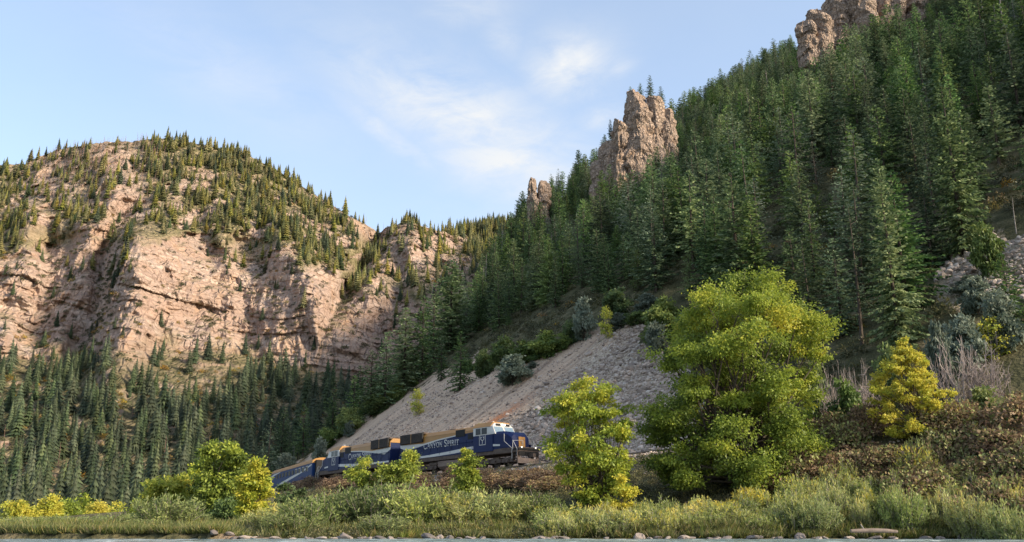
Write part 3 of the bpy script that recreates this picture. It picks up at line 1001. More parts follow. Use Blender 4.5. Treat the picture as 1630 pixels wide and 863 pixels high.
def make_locomotive():
    r = empty('locomotive', (0, 0, 0), 'navy and ochre diesel locomotive leading the train, cab and yellow nose door facing right', 'locomotive', 'locomotives of the passenger train')
    MB().box(-10.6, 10.4, -1.44, 1.44, 1.30, 1.84).build('underframe', UNDER, r, 0.03)
    # hood and its livery
    MB().prism_x([(-1.36, 1.62), (1.36, 1.62), (1.36, 4.12), (1.02, 4.50), (-1.02, 4.50), (-1.36, 4.12)], -10.3, 3.3).build('hood', NAVY, r, 0.03)
    MB().prism_x([(-1.40, 4.06), (1.40, 4.06), (1.40, 4.14), (1.04, 4.56), (-1.04, 4.56), (-1.40, 4.14)], -10.34, 3.3).build('hood_roof', OCHRE, r, 0.02)
    for s in (-1, 1):
        panel(r, 'ochre_band', [(-10.3, 3.55), (-5.7, 3.38), (-3.0, 3.66), (0.0, 3.84), (3.3, 3.92), (3.3, 4.06), (-10.3, 4.06)], s, 1.36, OCHRE, 0.018)
        panel(r, 'white_band', [(-10.3, 3.20), (-8.9, 2.75), (-7.4, 2.98), (-5.7, 3.20), (-3.0, 3.52), (0.0, 3.73), (1.6, 3.80), (1.6, 3.90), (0.0, 3.85), (-3.0, 3.67), (-5.7, 3.39), (-10.3, 3.50)], s, 1.36, WHITE, 0.012)
        # doors along the hood
        for x in np.arange(-8.3, 3.2, 1.28):
            MB().box(x - .012, x + .012, s * 1.36 - .02, s * 1.36 + .02, 1.75, 3.2).build('door_seam', BLACK, r)
        panel(r, 'side_skirt', [(-10.4, 1.72), (3.0, 1.72), (4.4, 2.06), (6.6, 2.10), (8.2, 1.92), (9.2, 1.80), (9.2, 2.3), (-10.4, 2.3)], s, 1.45, NAVY, 0.02)
        panel(r, 'white_sill_stripe', [(-10.3, 1.74), (-4, 1.76), (0, 1.86), (3.0, 2.06), (5.2, 2.22), (7.6, 2.10), (7.6, 2.28), (5.2, 2.48), (2.4, 2.36), (-1, 2.16), (-5, 2.00), (-10.3, 1.92)], s, 1.47, WHITE, 0.02)
        g = MB().box(-10.1, -5.75, s * 1.40 if s > 0 else -1.62, 1.62 if s > 0 else -1.40, 3.56, 4.62).build('radiator_grille', BLACK, r, 0.02)
        MB().box(-7.96, -7.86, s * 1.62 - .02, s * 1.62 + .02, 3.54, 4.64).build('grille_post', OCHRE, g)
        for z in np.arange(3.66, 4.6, 0.12):
            MB().box(-10.06, -5.8, s * 1.63 - .012, s * 1.63 + .012, z, z + 0.03).build('louvre', UNDER, g)
        g = MB().box(0.15, 1.75, s * 1.36 - .05, s * 1.36 + .05, 3.62, 4.36).build('intake_grille', BLACK, r)
        MB().box(2.25, 3.15, s * 1.36 - .04, s * 1.36 + .04, 3.22, 3.82).build('blower_grille', BLACK, r)
    MB().box(-10.1, -5.75, -1.40, 1.40, 4.50, 4.70).build('radiator_housing', UNDER, r, 0.04)
    for x in (-9.2, -7.9, -6.6):
        MB().cyl((x, 0, 4.6), (x, 0, 4.76), 0.56, 18).build('roof_fan', BLACK, r)
    MB().box(-2.2, -1.2, -.35, .35, 4.5, 4.78).build('exhaust_stack', UNDER, r, 0.03)
    # cab
    cab = MB().prism_x([(-1.52, 1.66), (1.52, 1.66), (1.52, 3.42), (-1.52, 3.42)], 3.3, 6.5).build('cab', NAVY, r, 0.03)
    MB().loft([[(3.3, y, z) for y, z in ((-1.52, 3.42), (1.52, 3.42), (1.52, 4.28), (1.10, 4.72), (-1.10, 4.72), (-1.52, 4.28))],
               [(5.6, y, z) for y, z in ((-1.52, 3.42), (1.52, 3.42), (1.52, 4.28), (1.10, 4.72), (-1.10, 4.72), (-1.52, 4.28))],
               [(x, y, z) for x, y, z in ((6.9, -1.50, 3.42), (6.9, 1.50, 3.42), (6.42, 1.44, 4.28), (6.24, 1.06, 4.66), (6.24, -1.06, 4.66), (6.42, -1.44, 4.28))]]).build('cab_upper', WHITE, cab, 0.02)
    MB().prism_x([(-1.56, 4.26), (1.56, 4.26), (1.13, 4.78), (-1.13, 4.78)], 3.2, 6.15).build('cab_roof', OCHRE, cab, 0.02)
    for s in (-1, 1):
        for x0, x1 in ((3.75, 4.55), (4.75, 5.55)):
            MB().box(x0, x1, s * 1.52 - .03, s * 1.52 + .03, 3.52, 4.18).build('side_window', DGLASS, cab)
        MB().box(4.60, 4.70, s * 1.52 - .05, s * 1.52 + .06, 3.45, 4.24).build('window_post', WHITE, cab)
        a = (6.90, 6.44)
        y0, y1 = (0.12, 1.36) if s > 0 else (-1.36, -0.12)
        lean = lambda z: 6.90 - (z - 3.42) * (6.90 - 6.42) / 0.86 + 0.02
        MB().loft([[(lean(3.50), y0, 3.50), (lean(3.50), y1, 3.50), (lean(4.25), y1 * 0.97, 4.25), (lean(4.25), y0, 4.25)],
                   [(lean(3.50) - .05, y0, 3.50), (lean(3.50) - .05, y1, 3.50), (lean(4.25) - .05, y1 * 0.97, 4.25), (lean(4.25) - .05, y0, 4.25)]]).build('windshield', GLASS, cab)
        # emblem: a square with an antler mark
        mb = MB()
        sq = [([(0, 0), (1, 0), (1, 1.05), (0, 1.05), (0, 0)], .07), ([(.5, .12), (.5, .42), (.22, .62), (.22, .9)], .08), ([(.5, .42), (.78, .62), (.78, .9)], .08), ([(.22, .66), (.42, .86)], .06), ([(.78, .66), (.60, .86)], .06)]
        strokes_mesh(mb, sq, (4.35 if s < 0 else 5.35, s * 1.522, 2.42), (-s, 0, 0), (0, 0, 1), (0, s, 0), 0.98)
        mb.build('emblem', PALE, cab)
        words_, size = 'CANYON SPIRIT', 0.56
        L = text_width(words_, (0, 7)) * size
        x = 0.0
        for i, ch in enumerate(words_):
            if ch == ' ':
                x += 0.5
                continue
            kk = 1.28 if i in (0, 7) else 1.0
            mb = MB()
            strokes_mesh(mb, [([(x + a_ * kk, q_ * kk - (kk - 1) * 0.12) for a_, q_ in p_], w_ * kk * 1.15) for p_, w_ in STROKES[ch]], (-2.5 + s * L / 2, s * 1.362, 2.80), (-s, 0, 0), (0, 0, 1), (0, s, 0), size)
            mb.build('letter', WHITE, r)
            x += ADV[ch] * kk + 0.06
    # nose
    def ring(x, w, zb, zt, c):
        return [(x, -w, zb), (x, w, zb), (x, w, zt - c), (x, w - c, zt), (x, -w + c, zt), (x, -w, zt - c)]
    nose = MB().loft([ring(6.5, 1.44, 1.80, 3.66, .22), ring(7.8, 1.41, 1.80, 3.64, .26), ring(8.6, 1.36, 1.80, 3.52, .32), ring(9.1, 1.22, 1.80, 3.24, .36), ring(9.34, 1.02, 1.80, 2.80, .4)]).build('nose', NAVY, r, 0.02)
    MB().loft([[(9.20, -.46, 1.86), (9.20, .46, 1.86), (9.20, .46, 3.0), (9.20, -.46, 3.0)], [(9.42, -.44, 1.88), (9.42, .44, 1.88), (9.37, .44, 2.98), (9.37, -.44, 2.98)]]).build('nose_door', OCHRE, nose)
    mb = MB()
    strokes_mesh(mb, [([(.2, 1.0), (.2, .72), (.5, .5), (.8, .72), (.8, 1.0)], .10), ([(.5, .5), (.5, .15)], .10), ([(.2, .5), (.35, .3), (.65, .3), (.8, .5)], .07)], (9.425, .31, 2.1), (0, -1, 0), (-.055, 0, 1), (1, 0, 0.05), 0.62)
    mb.build('door_emblem', TANK, nose)
    for s in (-1, 1):
        MB().cyl((6.55, s * .17, 4.48), (6.38, s * .17, 4.48), .10, 12).build('headlight', lampm, r)
        MB().cyl((10.32, s * .98, 1.80), (10.42, s * .98, 1.80), .085, 12).build('ditch_light', lampm, r)
        MB().box(6.35, 6.44, s * .35 if s > 0 else -.95, .95 if s > 0 else -.35, 4.36, 4.58).build('number_board', BLACK, r)
        # steps, handrails
        st = MB()
        for i in range(4):
            st.box(9.55 - i * .0, 10.25, s * 1.12 if s > 0 else -1.5, 1.5 if s > 0 else -1.12, .38 + i * .32, .42 + i * .32)
        st.box(9.50, 9.56, s * 1.1 if s > 0 else -1.52, 1.52 if s > 0 else -1.1, .36, 1.5)
        st.box(10.24, 10.30, s * 1.1 if s > 0 else -1.52, 1.52 if s > 0 else -1.1, .36, 1.5)
        st.build('step', UNDER, r)
        hr = MB().tube([(8.3, s * 1.50, 3.3), (8.3, s * 1.50, 2.55), (9.5, s * 1.52, 1.75), (9.5, s * 1.52, 0.7)], .035, 5)
        hr.tube([(9.6, s * 1.5, 2.55), (10.25, s * 1.5, 1.65), (10.25, s * 1.5, .7)], .03, 5).tube([(9.6, s * 1.5, 2.55), (9.6, s * 1.5, 1.6)], .03, 5).tube([(9.6, s * 1.5, 2.5), (10.35, s * .75, 2.5), (10.35, s * .75, 1.6)], .03, 5)
        hr.build('handrail', PALE, r)
        hr = MB()
        for x in np.arange(-10.2, 3.3, 1.9):
            hr.tube([(x, s * 1.50, 1.92), (x, s * 1.50, 2.92)], .022, 4)
        hr.tube([(-10.2, s * 1.50, 2.92), (3.2, s * 1.50, 2.92)], .022, 4)
        hr.build('handrail', NAVY, r)
        # pipes and reservoirs
        MB().cyl((-4.9, s * 1.0, 1.0), (-3.5, s * 1.0, 1.0), .2, 10).build('air_reservoir', UNDER, r)
        MB().cyl((2.6, s * 1.05, .95), (4.0, s * 1.05, .95), .2, 10).build('air_reservoir', UNDER, r)
    MB().box(9.34, 10.45, -1.46, 1.46, 1.50, 1.74).build('front_platform', BLACK, r, 0.03)
    MB().loft([[(9.9, -1.4, 1.0), (9.9, 1.4, 1.0), (9.9, 1.4, 1.4), (9.9, -1.4, 1.4)], [(10.42, -1.36, 1.0), (10.42, 1.36, 1.0), (10.42, 1.36, 1.42), (10.42, -1.36, 1.42)]]).build('pilot', BLACK, r)
    MB().loft([[(10.35, -1.45, .78), (10.35, -1.45, .2), (10.2, -1.45, .2), (10.2, -1.45, .78)], [(10.95, -.5, .66), (11.0, -.5, .16), (10.85, -.5, .16), (10.8, -.5, .66)],
               [(10.95, .5, .66), (11.0, .5, .16), (10.85, .5, .16), (10.8, .5, .66)], [(10.35, 1.45, .78), (10.35, 1.45, .2), (10.2, 1.45, .2), (10.2, 1.45, .78)]]).build('snowplough', TANK, r)
    for e in (1, -1):
        MB().box(min(e * 10.4, e * 11.1), max(e * 10.4, e * 11.1), -.14, .14, .82, 1.12).box(min(e * 11.0, e * 11.25), max(e * 11.0, e * 11.25), -.2, .2, .78, 1.16).build('coupler', UNDER, r)
    hz = MB()
    for y in (-.5, -.3, -.1, .1):
        hz.tube([(10.5, y, 1.3), (10.62, y, .9), (10.55, y + .05, .5)], .03, 5)
    hz.build('air_hose', BLACK, r)
    MB().prism_x([(-1.25, .62), (-.8, .32), (.8, .32), (1.25, .62), (1.32, 1.22), (-1.32, 1.22)], -3.2, 2.2).build('fuel_tank', TANK, r, 0.04)
    MB().tube([(4.2, .3, 4.75), (4.2, .3, 5.0)], .04, 5).tube([(4.0, .3, 5.0), (4.6, .3, 5.0)], [.04, .1], 8).tube([(4.0, .42, 4.95), (4.5, .42, 4.95)], [.04, .09], 8).build('horn', PALE, r)
    bogie(r, 6.4, 3, 4.1)
    bogie(r, -6.4, 3, 4.1)
    return r


def make_carriage():
    r = empty('passenger_carriage', (0, 0, 0), 'blue passenger carriage with ochre roof behind the locomotives', 'railway carriage')
    H = 12.6
    MB().prism_x([(-1.5, 1.05), (1.5, 1.05), (1.53, 1.5), (1.53, 3.24), (-1.53, 3.24), (-1.53, 1.5)], -H, H).build('body', BLUE, r, 0.04)
    ring = [(1.56, 3.20), (1.46, 3.52), (1.12, 3.80), (.5, 3.94), (0, 3.98), (-.5, 3.94), (-1.12, 3.80), (-1.46, 3.52), (-1.56, 3.20)]
    MB().prism_x(ring, -H - .05, H + .05).build('roof', OCHRE, r, 0.0)
    MB().box(H - .02, H + .55, -1.1, 1.1, 1.1, 3.6).build('end_bellows', BLACK, r, 0.05)
    MB().box(-H - .55, -H + .02, -1.1, 1.1, 1.1, 3.6).build('end_bellows', BLACK, r, 0.05)
    for s in (-1, 1):
        panel(r, 'white_sweep', [(-8.2, 1.12), (-5.6, 1.12), (2.0, 1.75), (7.2, 2.2), (12.4, 2.9), (12.4, 3.1), (7.0, 2.4), (1.0, 2.05), (-5.6, 1.48)], s, 1.53, WHITE, 0.018)
        panel(r, 'white_sweep', [(-12.5, 2.5), (-10.2, 2.86), (-6.5, 3.1), (-6.5, 3.18), (-11, 3.08), (-12.5, 2.86)], s, 1.53, WHITE, 0.018)
        for i in range(10):
            x = -8.6 + i * 2.05
            w = MB().box(x - .52, x + .52, s * 1.53 - .04, s * 1.53 + .03, 2.26, 2.88).build('window', DGLASS, r)
            if i > 5:
                fr = MB().box(x - .60, x - .52, s * 1.53 - .03, s * 1.53 + .045, 2.18, 2.96).box(x + .52, x + .60, s * 1.53 - .03, s * 1.53 + .045, 2.18, 2.96)
                fr.box(x - .60, x + .60, s * 1.53 - .03, s * 1.53 + .043, 2.88, 2.96)
                fr.build('window_frame', WHITE, w)
    MB().box(-5.5, 5.5, -1.1, 1.1, .45, 1.05).build('equipment_box', UNDER, r, 0.04)
    for e in (1, -1):
        MB().box(min(e * H, e * (H + .9)), max(e * H, e * (H + .9)), -.14, .14, .75, 1.05).build('coupler', UNDER, r)
    bogie(r, 8.9, 2, 2.6)
    bogie(r, -8.9, 2, 2.6)
    return r


def seat_on_track(o, d_mid, half, flip):
    """both trucks of a vehicle on the rails; d grows away from the viewer"""
    a, _ = track_at(d_mid - half)
    c, _ = track_at(d_mid + half)
    fwd = (a - c) / np.linalg.norm(a - c)
    mid = (a + c) / 2
    ang = math.atan2(fwd[1], fwd[0]) + (math.pi if flip else 0)
    za, zc = (float(RAIL_Z + grade(0.6 * q[0] - 0.8 * q[1])) for q in (a, c))
    o.location = (mid[0], mid[1], (za + zc) / 2)
    pitch = math.atan2(zc - za, 2 * half) * (-1 if flip else 1)
    o.rotation_euler = (0, pitch, ang)


_dd = np.argmin(np.abs(LINE[:, 0] - 2.5) + np.abs(LINE[:, 1] - 93.0))
D0 = SEG[_dd]
loco = make_locomotive()
seat_on_track(loco, D0 + 12.0, 6.4, False)
loco2 = copy_tree(loco)
loco2['label'] = 'second navy and ochre locomotive, coupled back to back behind the leading one'
seat_on_track(loco2, D0 + 12.0 + 22.6, 6.4, True)
car = make_carriage()
seat_on_track(car, D0 + 12.0 + 22.6 + 11.3 + 13.3, 8.9, False)
for o in (loco, loco2, car):
    print('train', o.name, [round(v, 1) for v in o.location], to_pix(*o.location))
# ------------------------------------------------------------------ plant builders
def kites(base, d, L, W, rng, flat=0.0):
    """leaf shaped quads: base points, directions, lengths, widths"""
    n = len(base)
    d = d / np.maximum(np.linalg.norm(d, axis=1), 1e-6)[:, None]
    r = rng.normal(size=(n, 3))
    r[:, 2] = r[:, 2] * (1 - flat) + 0.02
    if flat:
        r[:, :2] *= 1.0
    side = np.cross(d, r)
    if flat:
        s2 = np.cross(d, np.array([0, 0, 1.0]) + r * 0.35)
        side = side * (1 - flat) + s2 * flat
    side /= np.maximum(np.linalg.norm(side, axis=1), 1e-6)[:, None]
    L = np.broadcast_to(L, (n,))[:, None]
    W = np.broadcast_to(W, (n,))[:, None]
    mid = base + d * L * 0.42
    v = np.stack([base, mid + side * W * 0.5, base + d * L, mid - side * W * 0.5], 1).reshape(-1, 3)
    f = np.arange(n * 4).reshape(n, 4)
    return v, f


def tubes_np(segs, sides=5):
    """segs: list of (pts (k,3), radii (k,)) -> verts, faces"""
    V, F, off = [], [], 0
    ang = np.linspace(0, 2 * math.pi, sides, endpoint=False)
    for pts, rad in segs:
        pts = np.asarray(pts, float)
        k = len(pts)
        d = np.gradient(pts, axis=0)
        d /= np.maximum(np.linalg.norm(d, axis=1), 1e-6)[:, None]
        ref = np.where(np.abs(d[:, 2:3]) > 0.9, np.array([[1.0, 0, 0]]), np.array([[0, 0, 1.0]]))
        a = np.cross(d, ref)
        a /= np.maximum(np.linalg.norm(a, axis=1), 1e-6)[:, None]
        b_ = np.cross(d, a)
        ring = pts[:, None] + (a[:, None] * np.cos(ang)[None, :, None] + b_[:, None] * np.sin(ang)[None, :, None]) * np.asarray(rad)[:, None, None]
        V.append(ring.reshape(-1, 3))
        i = np.arange(k - 1)[:, None] * sides + np.arange(sides)[None]
        j = np.arange(k - 1)[:, None] * sides + (np.arange(sides)[None] + 1) % sides
        F.append(np.stack([i, j, j + sides, i + sides], -1).reshape(-1, 4) + off)
        off += k * sides
    return np.concatenate(V), np.concatenate(F)


BARK = plain('bark', (0.10, 0.078, 0.058), 0.95, 0, 0.5, 6.0)
DBARK = plain('conifer_bark', (0.085, 0.066, 0.052), 0.95, 0, 0.5, 6.0)
GREYWOOD = plain('dead_wood', (0.27, 0.24, 0.215), 0.9, 0, 0.4, 3.0)
REDWOOD = plain('burnt_wood', (0.27, 0.165, 0.13), 0.9, 0, 0.4, 0.5)
TWIG = plain('grey_twig', (0.36, 0.30, 0.275), 0.95, 0, 0.35, 3.0)
STEMC = plain('bramble_stem', (0.115, 0.065, 0.045), 0.95, 0, 0.4, 3.0)

FIR = leafmat('fir_needles', [(0.0, (0.040, 0.077, 0.033)), (0.4, (0.095, 0.156, 0.055)), (0.75, (0.175, 0.249, 0.085)), (1.0, (0.269, 0.339, 0.134))], 0.5, 0.32, 0.6)
PINE = leafmat('pine_needles', [(0.0, (0.066, 0.099, 0.058)), (0.5, (0.142, 0.191, 0.104)), (1.0, (0.224, 0.268, 0.162))], 0.3, 0.3, 0.6)
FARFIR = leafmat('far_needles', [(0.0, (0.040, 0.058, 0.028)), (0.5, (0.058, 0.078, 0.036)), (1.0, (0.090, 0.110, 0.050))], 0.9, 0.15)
SUNFIR = leafmat('sunlit_tone_needles', [(0.0, (0.075, 0.088, 0.028)), (0.5, (0.135, 0.140, 0.040)), (1.0, (0.25, 0.215, 0.060))], 0.7, 0.2)  # ridge-top needles coloured brighter and yellower to look sunlit
DEADFIR = leafmat('dead_needles', [(0.0, (0.120, 0.080, 0.054)), (0.6, (0.240, 0.152, 0.104)), (1.0, (0.336, 0.224, 0.160))], 0.3, 0.1)


def conifer(seed, H=12.0, R=2.5, step=0.40, per=6, spray=0.24, sl=0.72, mat=FIR, bare=0.10, droop=0.25, gap=0.12, power=0.72, sparse=1.0, top_round=0.0, wk=0.30):
    rng = np.random.default_rng(seed)
    zs = np.arange(H * bare, H * 0.985, step)
    B, D, L, W = [], [], [], []
    bow = rng.normal(0, 0.10, 2)
    axis = lambda z: np.array([bow[0] * math.sin(z / H * 3.0), bow[1] * math.sin(z / H * 2.3), z])
    phase = rng.uniform(0, 6.28)
    lump = rng.uniform(0.75, 1.15, 9)
    segs = []
    for i, z in enumerate(zs):
        t = (z - H * bare) / (H * (1 - bare))
        prof = (1 - t) ** power * (0.45 + 0.55 * min(1, t / 0.16))
        if top_round:
            prof = prof * (1 - top_round) + top_round * math.sqrt(max(0, 1 - (2 * t - 0.75) ** 2 * 0.64)) * (1 - t ** 3)
        n = max(3, int(round(per * (0.6 + 0.4 * (1 - t)))))
        for k in range(n):
            if rng.random() < gap:
                continue
            a = phase + 2.4 * i + 2 * math.pi * k / n + rng.normal(0, 0.25)
            ln = R * prof * rng.uniform(0.62, 1.12) * lump[int((a % 6.283) / 6.284 * 9)] + 0.12
            rise = 0.45 * t - droop * (1 - t) + rng.normal(0, 0.08)
            m = max(2, int(ln / spray))
            s = (np.arange(m) + rng.uniform(0.2, 1.0)) / m
            s = s[s > 0.12 / max(ln, 0.3)]
            if len(s) == 0:
                continue
            hd = np.array([math.cos(a), math.sin(a)])
            sag = rise * s - 0.22 * s ** 2 * (1 - 0.6 * t) + 0.16 * s ** 3
            P = np.zeros((len(s), 3))
            P[:] = axis(z)
            P[:, :2] += hd * (s * ln)[:, None]
            P[:, 2] += sag * ln
            if i % 3 == 0 and k % 2 == 0 and ln > 0.7:
                segs.append((np.concatenate([axis(z)[None], P[[len(P) // 2, -1]]]) if len(P) > 1 else np.stack([axis(z), P[-1]]), np.linspace(0.035, 0.008, 3 if len(P) > 1 else 2)))
            for sd in (-1, 1, 0):
                d = np.zeros((len(s), 3))
                ca, sa = math.cos(0.85 * sd), math.sin(0.85 * sd)
                d[:, 0] = hd[0] * ca - hd[1] * sa
                d[:, 1] = hd[0] * sa + hd[1] * ca
                d[:, 2] = rise - 0.18 + rng.normal(0, 0.18, len(s))
                keep = rng.random(len(s)) < (sparse if sd else 0.6 * sparse)
                if sd == 0:
                    keep[-1] = True
                d += rng.normal(0, 0.16, d.shape)
                B.append(P[keep])
                D.append(d[keep])
                c = (1.0 - 0.45 * s) * rng.uniform(0.75, 1.2, len(s))
                L.append((sl * (0.6 + 0.4 * (1 - t)) * c)[keep])
                W.append((wk * sl * np.ones(len(s)) * rng.uniform(0.8, 1.2, len(s)))[keep])
    # leader
    B.append(np.array([axis(H * 0.97)] * 5)); D.append(np.array([[0, 0, 1], [.3, 0, 1], [-.3, 0, 1], [0, .3, 1], [0, -.3, 1.0]])); L.append(np.full(5, 0.5)); W.append(np.full(5, 0.14))
    v, f = kites(np.concatenate(B), np.concatenate(D), np.concatenate(L), np.concatenate(W), rng, 0.7)
    crown = mesh_np('crown', v, f, mat)
    zz = np.linspace(-1.2, H * 0.99, 9)
    segs.insert(0, (np.array([axis(max(q, 0)) * [1, 1, 0] + [0, 0, q] for q in zz]), np.interp(zz, [-1.2, 0, H], [H * 0.020, H * 0.016, 0.015])))
    tv, tf = tubes_np(segs, 5)
    trunk = mesh_np('trunk', tv, tf, DBARK, None, True)
    return dict(trunk=trunk, crown=crown, H=H, R=R)


def tiered_fir(seed, H=10.0, R=2.0, tiers=12, rim=13, mat=FARFIR):
    """a far conifer: ragged drooping tiers round a stem, open enough to show its lit and shaded sides"""
    rng = np.random.default_rng(seed)
    V, F = [], []
    for i in range(tiers):
        t = i / (tiers - 1)
        z1 = H * (0.10 + 0.86 * t)
        r = R * ((1 - t) ** 0.88 + 0.05) * rng.uniform(0.82, 1.12)
        drop = 0.55 * r + H * 0.035
        ph = rng.uniform(0, 6.28)
        off = len(V)
        V.append((rng.normal(0, .05), rng.normal(0, .05), z1 + H * 0.055))
        for k in range(2 * rim):
            a = ph + math.pi * k / rim
            rr = r * (rng.uniform(0.72, 1.25) if k % 2 == 0 else rng.uniform(0.36, 0.62))
            V.append((math.cos(a) * rr, math.sin(a) * rr, z1 - drop * (rr / r) * rng.uniform(0.7, 1.15)))
        for k in range(2 * rim):
            F.append((off, off + 1 + k, off + 1 + (k + 1) % (2 * rim)))
    crown = mesh_np('crown', np.array(V), np.array(F), mat)
    tv, tf = tubes_np([(np.array([[0, 0, -1.0], [0, 0, H * 0.5], [0, 0, H * 1.0]]), [H * 0.02, H * 0.012, 0.02])], 5)
    return dict(trunk=mesh_np('trunk', tv, tf, DBARK, None, True), crown=crown, H=H, R=R)


def snag(seed, H=11.0, mat=GREYWOOD, twigs=26, R=1.0, lean=0.5):
    rng = np.random.default_rng(seed)
    zz = np.linspace(-1, H, 9)
    lx, ly = rng.normal(0, lean, 2)
    ax = lambda z: np.array([lx * (z / H) ** 1.5, ly * (z / H) ** 1.5, z])
    segs = [(np.array([ax(max(z, 0)) + [0, 0, min(z, 0)] for z in zz]), np.interp(zz, [-1, H], [H * 0.019, 0.03]))]
    for i in range(twigs):
        z = H * rng.uniform(0.25, 0.97)
        a = rng.uniform(0, 6.28)
        ln = R * rng.uniform(0.4, 1.1) * (1.15 - z / H)
        p0 = ax(z)
        p1 = p0 + np.array([math.cos(a), math.sin(a), rng.uniform(-.3, .35)]) * ln
        p2 = p1 + np.array([math.cos(a), math.sin(a), rng.uniform(-.2, .6)]) * ln * 0.5
        segs.append((np.stack([p0, p1, p2]), [0.045, 0.028, 0.012]))
    v, f = tubes_np(segs, 5)
    return dict(trunk=mesh_np('trunk', v, f, mat, None, True), crown=None, H=H, R=R)


def broadleaf(seed, H, prof, nl, lr, per, leaf, mat, tint, trunk_r=0.2, stems=1, base_t=0.0, bark=None, droop=0.35, limb_every=1, sub=7, flatl=0.6, tone=0.22):
    """prof: [(t, left, right)] extents of the crown in metres by height share"""
    rng = np.random.default_rng(seed)
    T = [p[0] for p in prof]
    xl = lambda t: np.interp(t, T, [p[1] for p in prof])
    xr = lambda t: np.interp(t, T, [p[2] for p in prof])
    lo, hi = T[0], T[-1]
    cs = []
    tries = 0
    while len(cs) < nl and tries < nl * 40:
        tries += 1
        t = rng.uniform(lo, hi)
        l, r_ = float(xl(t)), float(xr(t))
        if rng.random() > (r_ + l) / max(xl(q) + xr(q) for q in T):
            continue
        a = rng.uniform(0, 2 * math.pi)
        rr = rng.uniform(0.0, 1.0) ** 0.42
        cx, wid = (r_ - l) / 2, max((l + r_) / 2 - lr * 0.7, 0.08)
        p = np.array([cx + math.cos(a) * wid * rr, math.sin(a) * wid * 0.92 * rr, t * H])
        if any(np.sum((p - q) ** 2) < (0.62 * lr) ** 2 for q in cs):
            continue
        cs.append(p)
    cs = np.array(cs)
    B, D, TI = [], [], []
    segs = []
    axis_x = np.interp(0.5, T, [(p[2] - p[1]) / 2 for p in prof])
    for i, c in enumerate(cs):
        t = c[2] / H
        lt = tint(t, c, rng)
        size = lr * rng.uniform(0.75, 1.25)
        for k in range(sub):
            o = rng.normal(size=3)
            o /= np.linalg.norm(o)
            o *= rng.uniform(0.3, 1.0) * size * np.array([1, 1, flatl])
            m = max(4, int(per / sub * rng.uniform(0.6, 1.4)))
            pos = c + o + rng.normal(size=(m, 3)) * size * np.array([0.27, 0.27, 0.16])
            d = (o / size * 0.9 + rng.normal(size=(m, 3)) * 0.6 + (pos - c - o) / size * 0.8)
            d[:, 2] -= droop
            B.append(pos)
            D.append(d)
            TI.append(np.full(m, lt + rng.normal(0, tone * 0.5)))
        if i % limb_every == 0:
            st = i % stems
            sa = 2 * math.pi * st / stems
            bx = np.array([math.cos(sa), math.sin(sa), 0]) * (trunk_r * 2.2 if stems > 1 else 0)
            j = np.array([c[0] * 0.25 + bx[0] * 2, c[1] * 0.25 + bx[1] * 2, max(base_t * H + 0.15, c[2] * rng.uniform(0.35, 0.62))])
            q = j * 0.35 + c * 0.65 + rng.normal(size=3) * size * 0.2
            q[2] = max(q[2], 0.2) + 0.12 * size
            th = trunk_r * (0.16 + 0.16 * (1 - t))
            segs.append((np.stack([j, q, c, c + (c - q) * 0.35]), [th, th * 0.7, th * 0.4, th * 0.15]))
    for st in range(stems):
        sa = 2 * math.pi * st / stems + 0.4
        bx = np.array([math.cos(sa), math.sin(sa), 0]) * (trunk_r * 1.6 if stems > 1 else 0)
        zz = np.linspace(-0.6, H * hi * 0.78, 8)
        pts = np.array([[bx[0] * (1 + 1.6 * max(z, 0) / H * 2) + axis_x * 0.35 * max(z, 0) / H + 0.25 * trunk_r * 3 * math.sin(z * 1.1 + st), bx[1] * (1 + 1.6 * max(z, 0) / H * 2) + 0.2 * trunk_r * math.cos(z + st), z] for z in zz])
        segs.append((pts, np.linspace(trunk_r * 1.15, trunk_r * 0.12, 8) / (1 if stems == 1 else 1.5)))
    B, D, TI = np.concatenate(B), np.concatenate(D), np.concatenate(TI)
    ok = B[:, 2] > 0.03
    B, D, TI = B[ok], D[ok], TI[ok]
    L = leaf * rng.uniform(0.7, 1.3, len(B))
    v, f = kites(B, D, L, L * rng.uniform(0.45, 0.62, len(B)), rng, 0.45)
    crown = mesh_np('crown', v, f, mat, dict(tint=np.repeat(TI, 4)))
    tv, tf = tubes_np(segs, 6)
    return dict(trunk=mesh_np('trunk', tv, tf, bark or BARK, None, True), crown=crown, H=H * hi, R=max(max(p[1], p[2]) for p in prof))


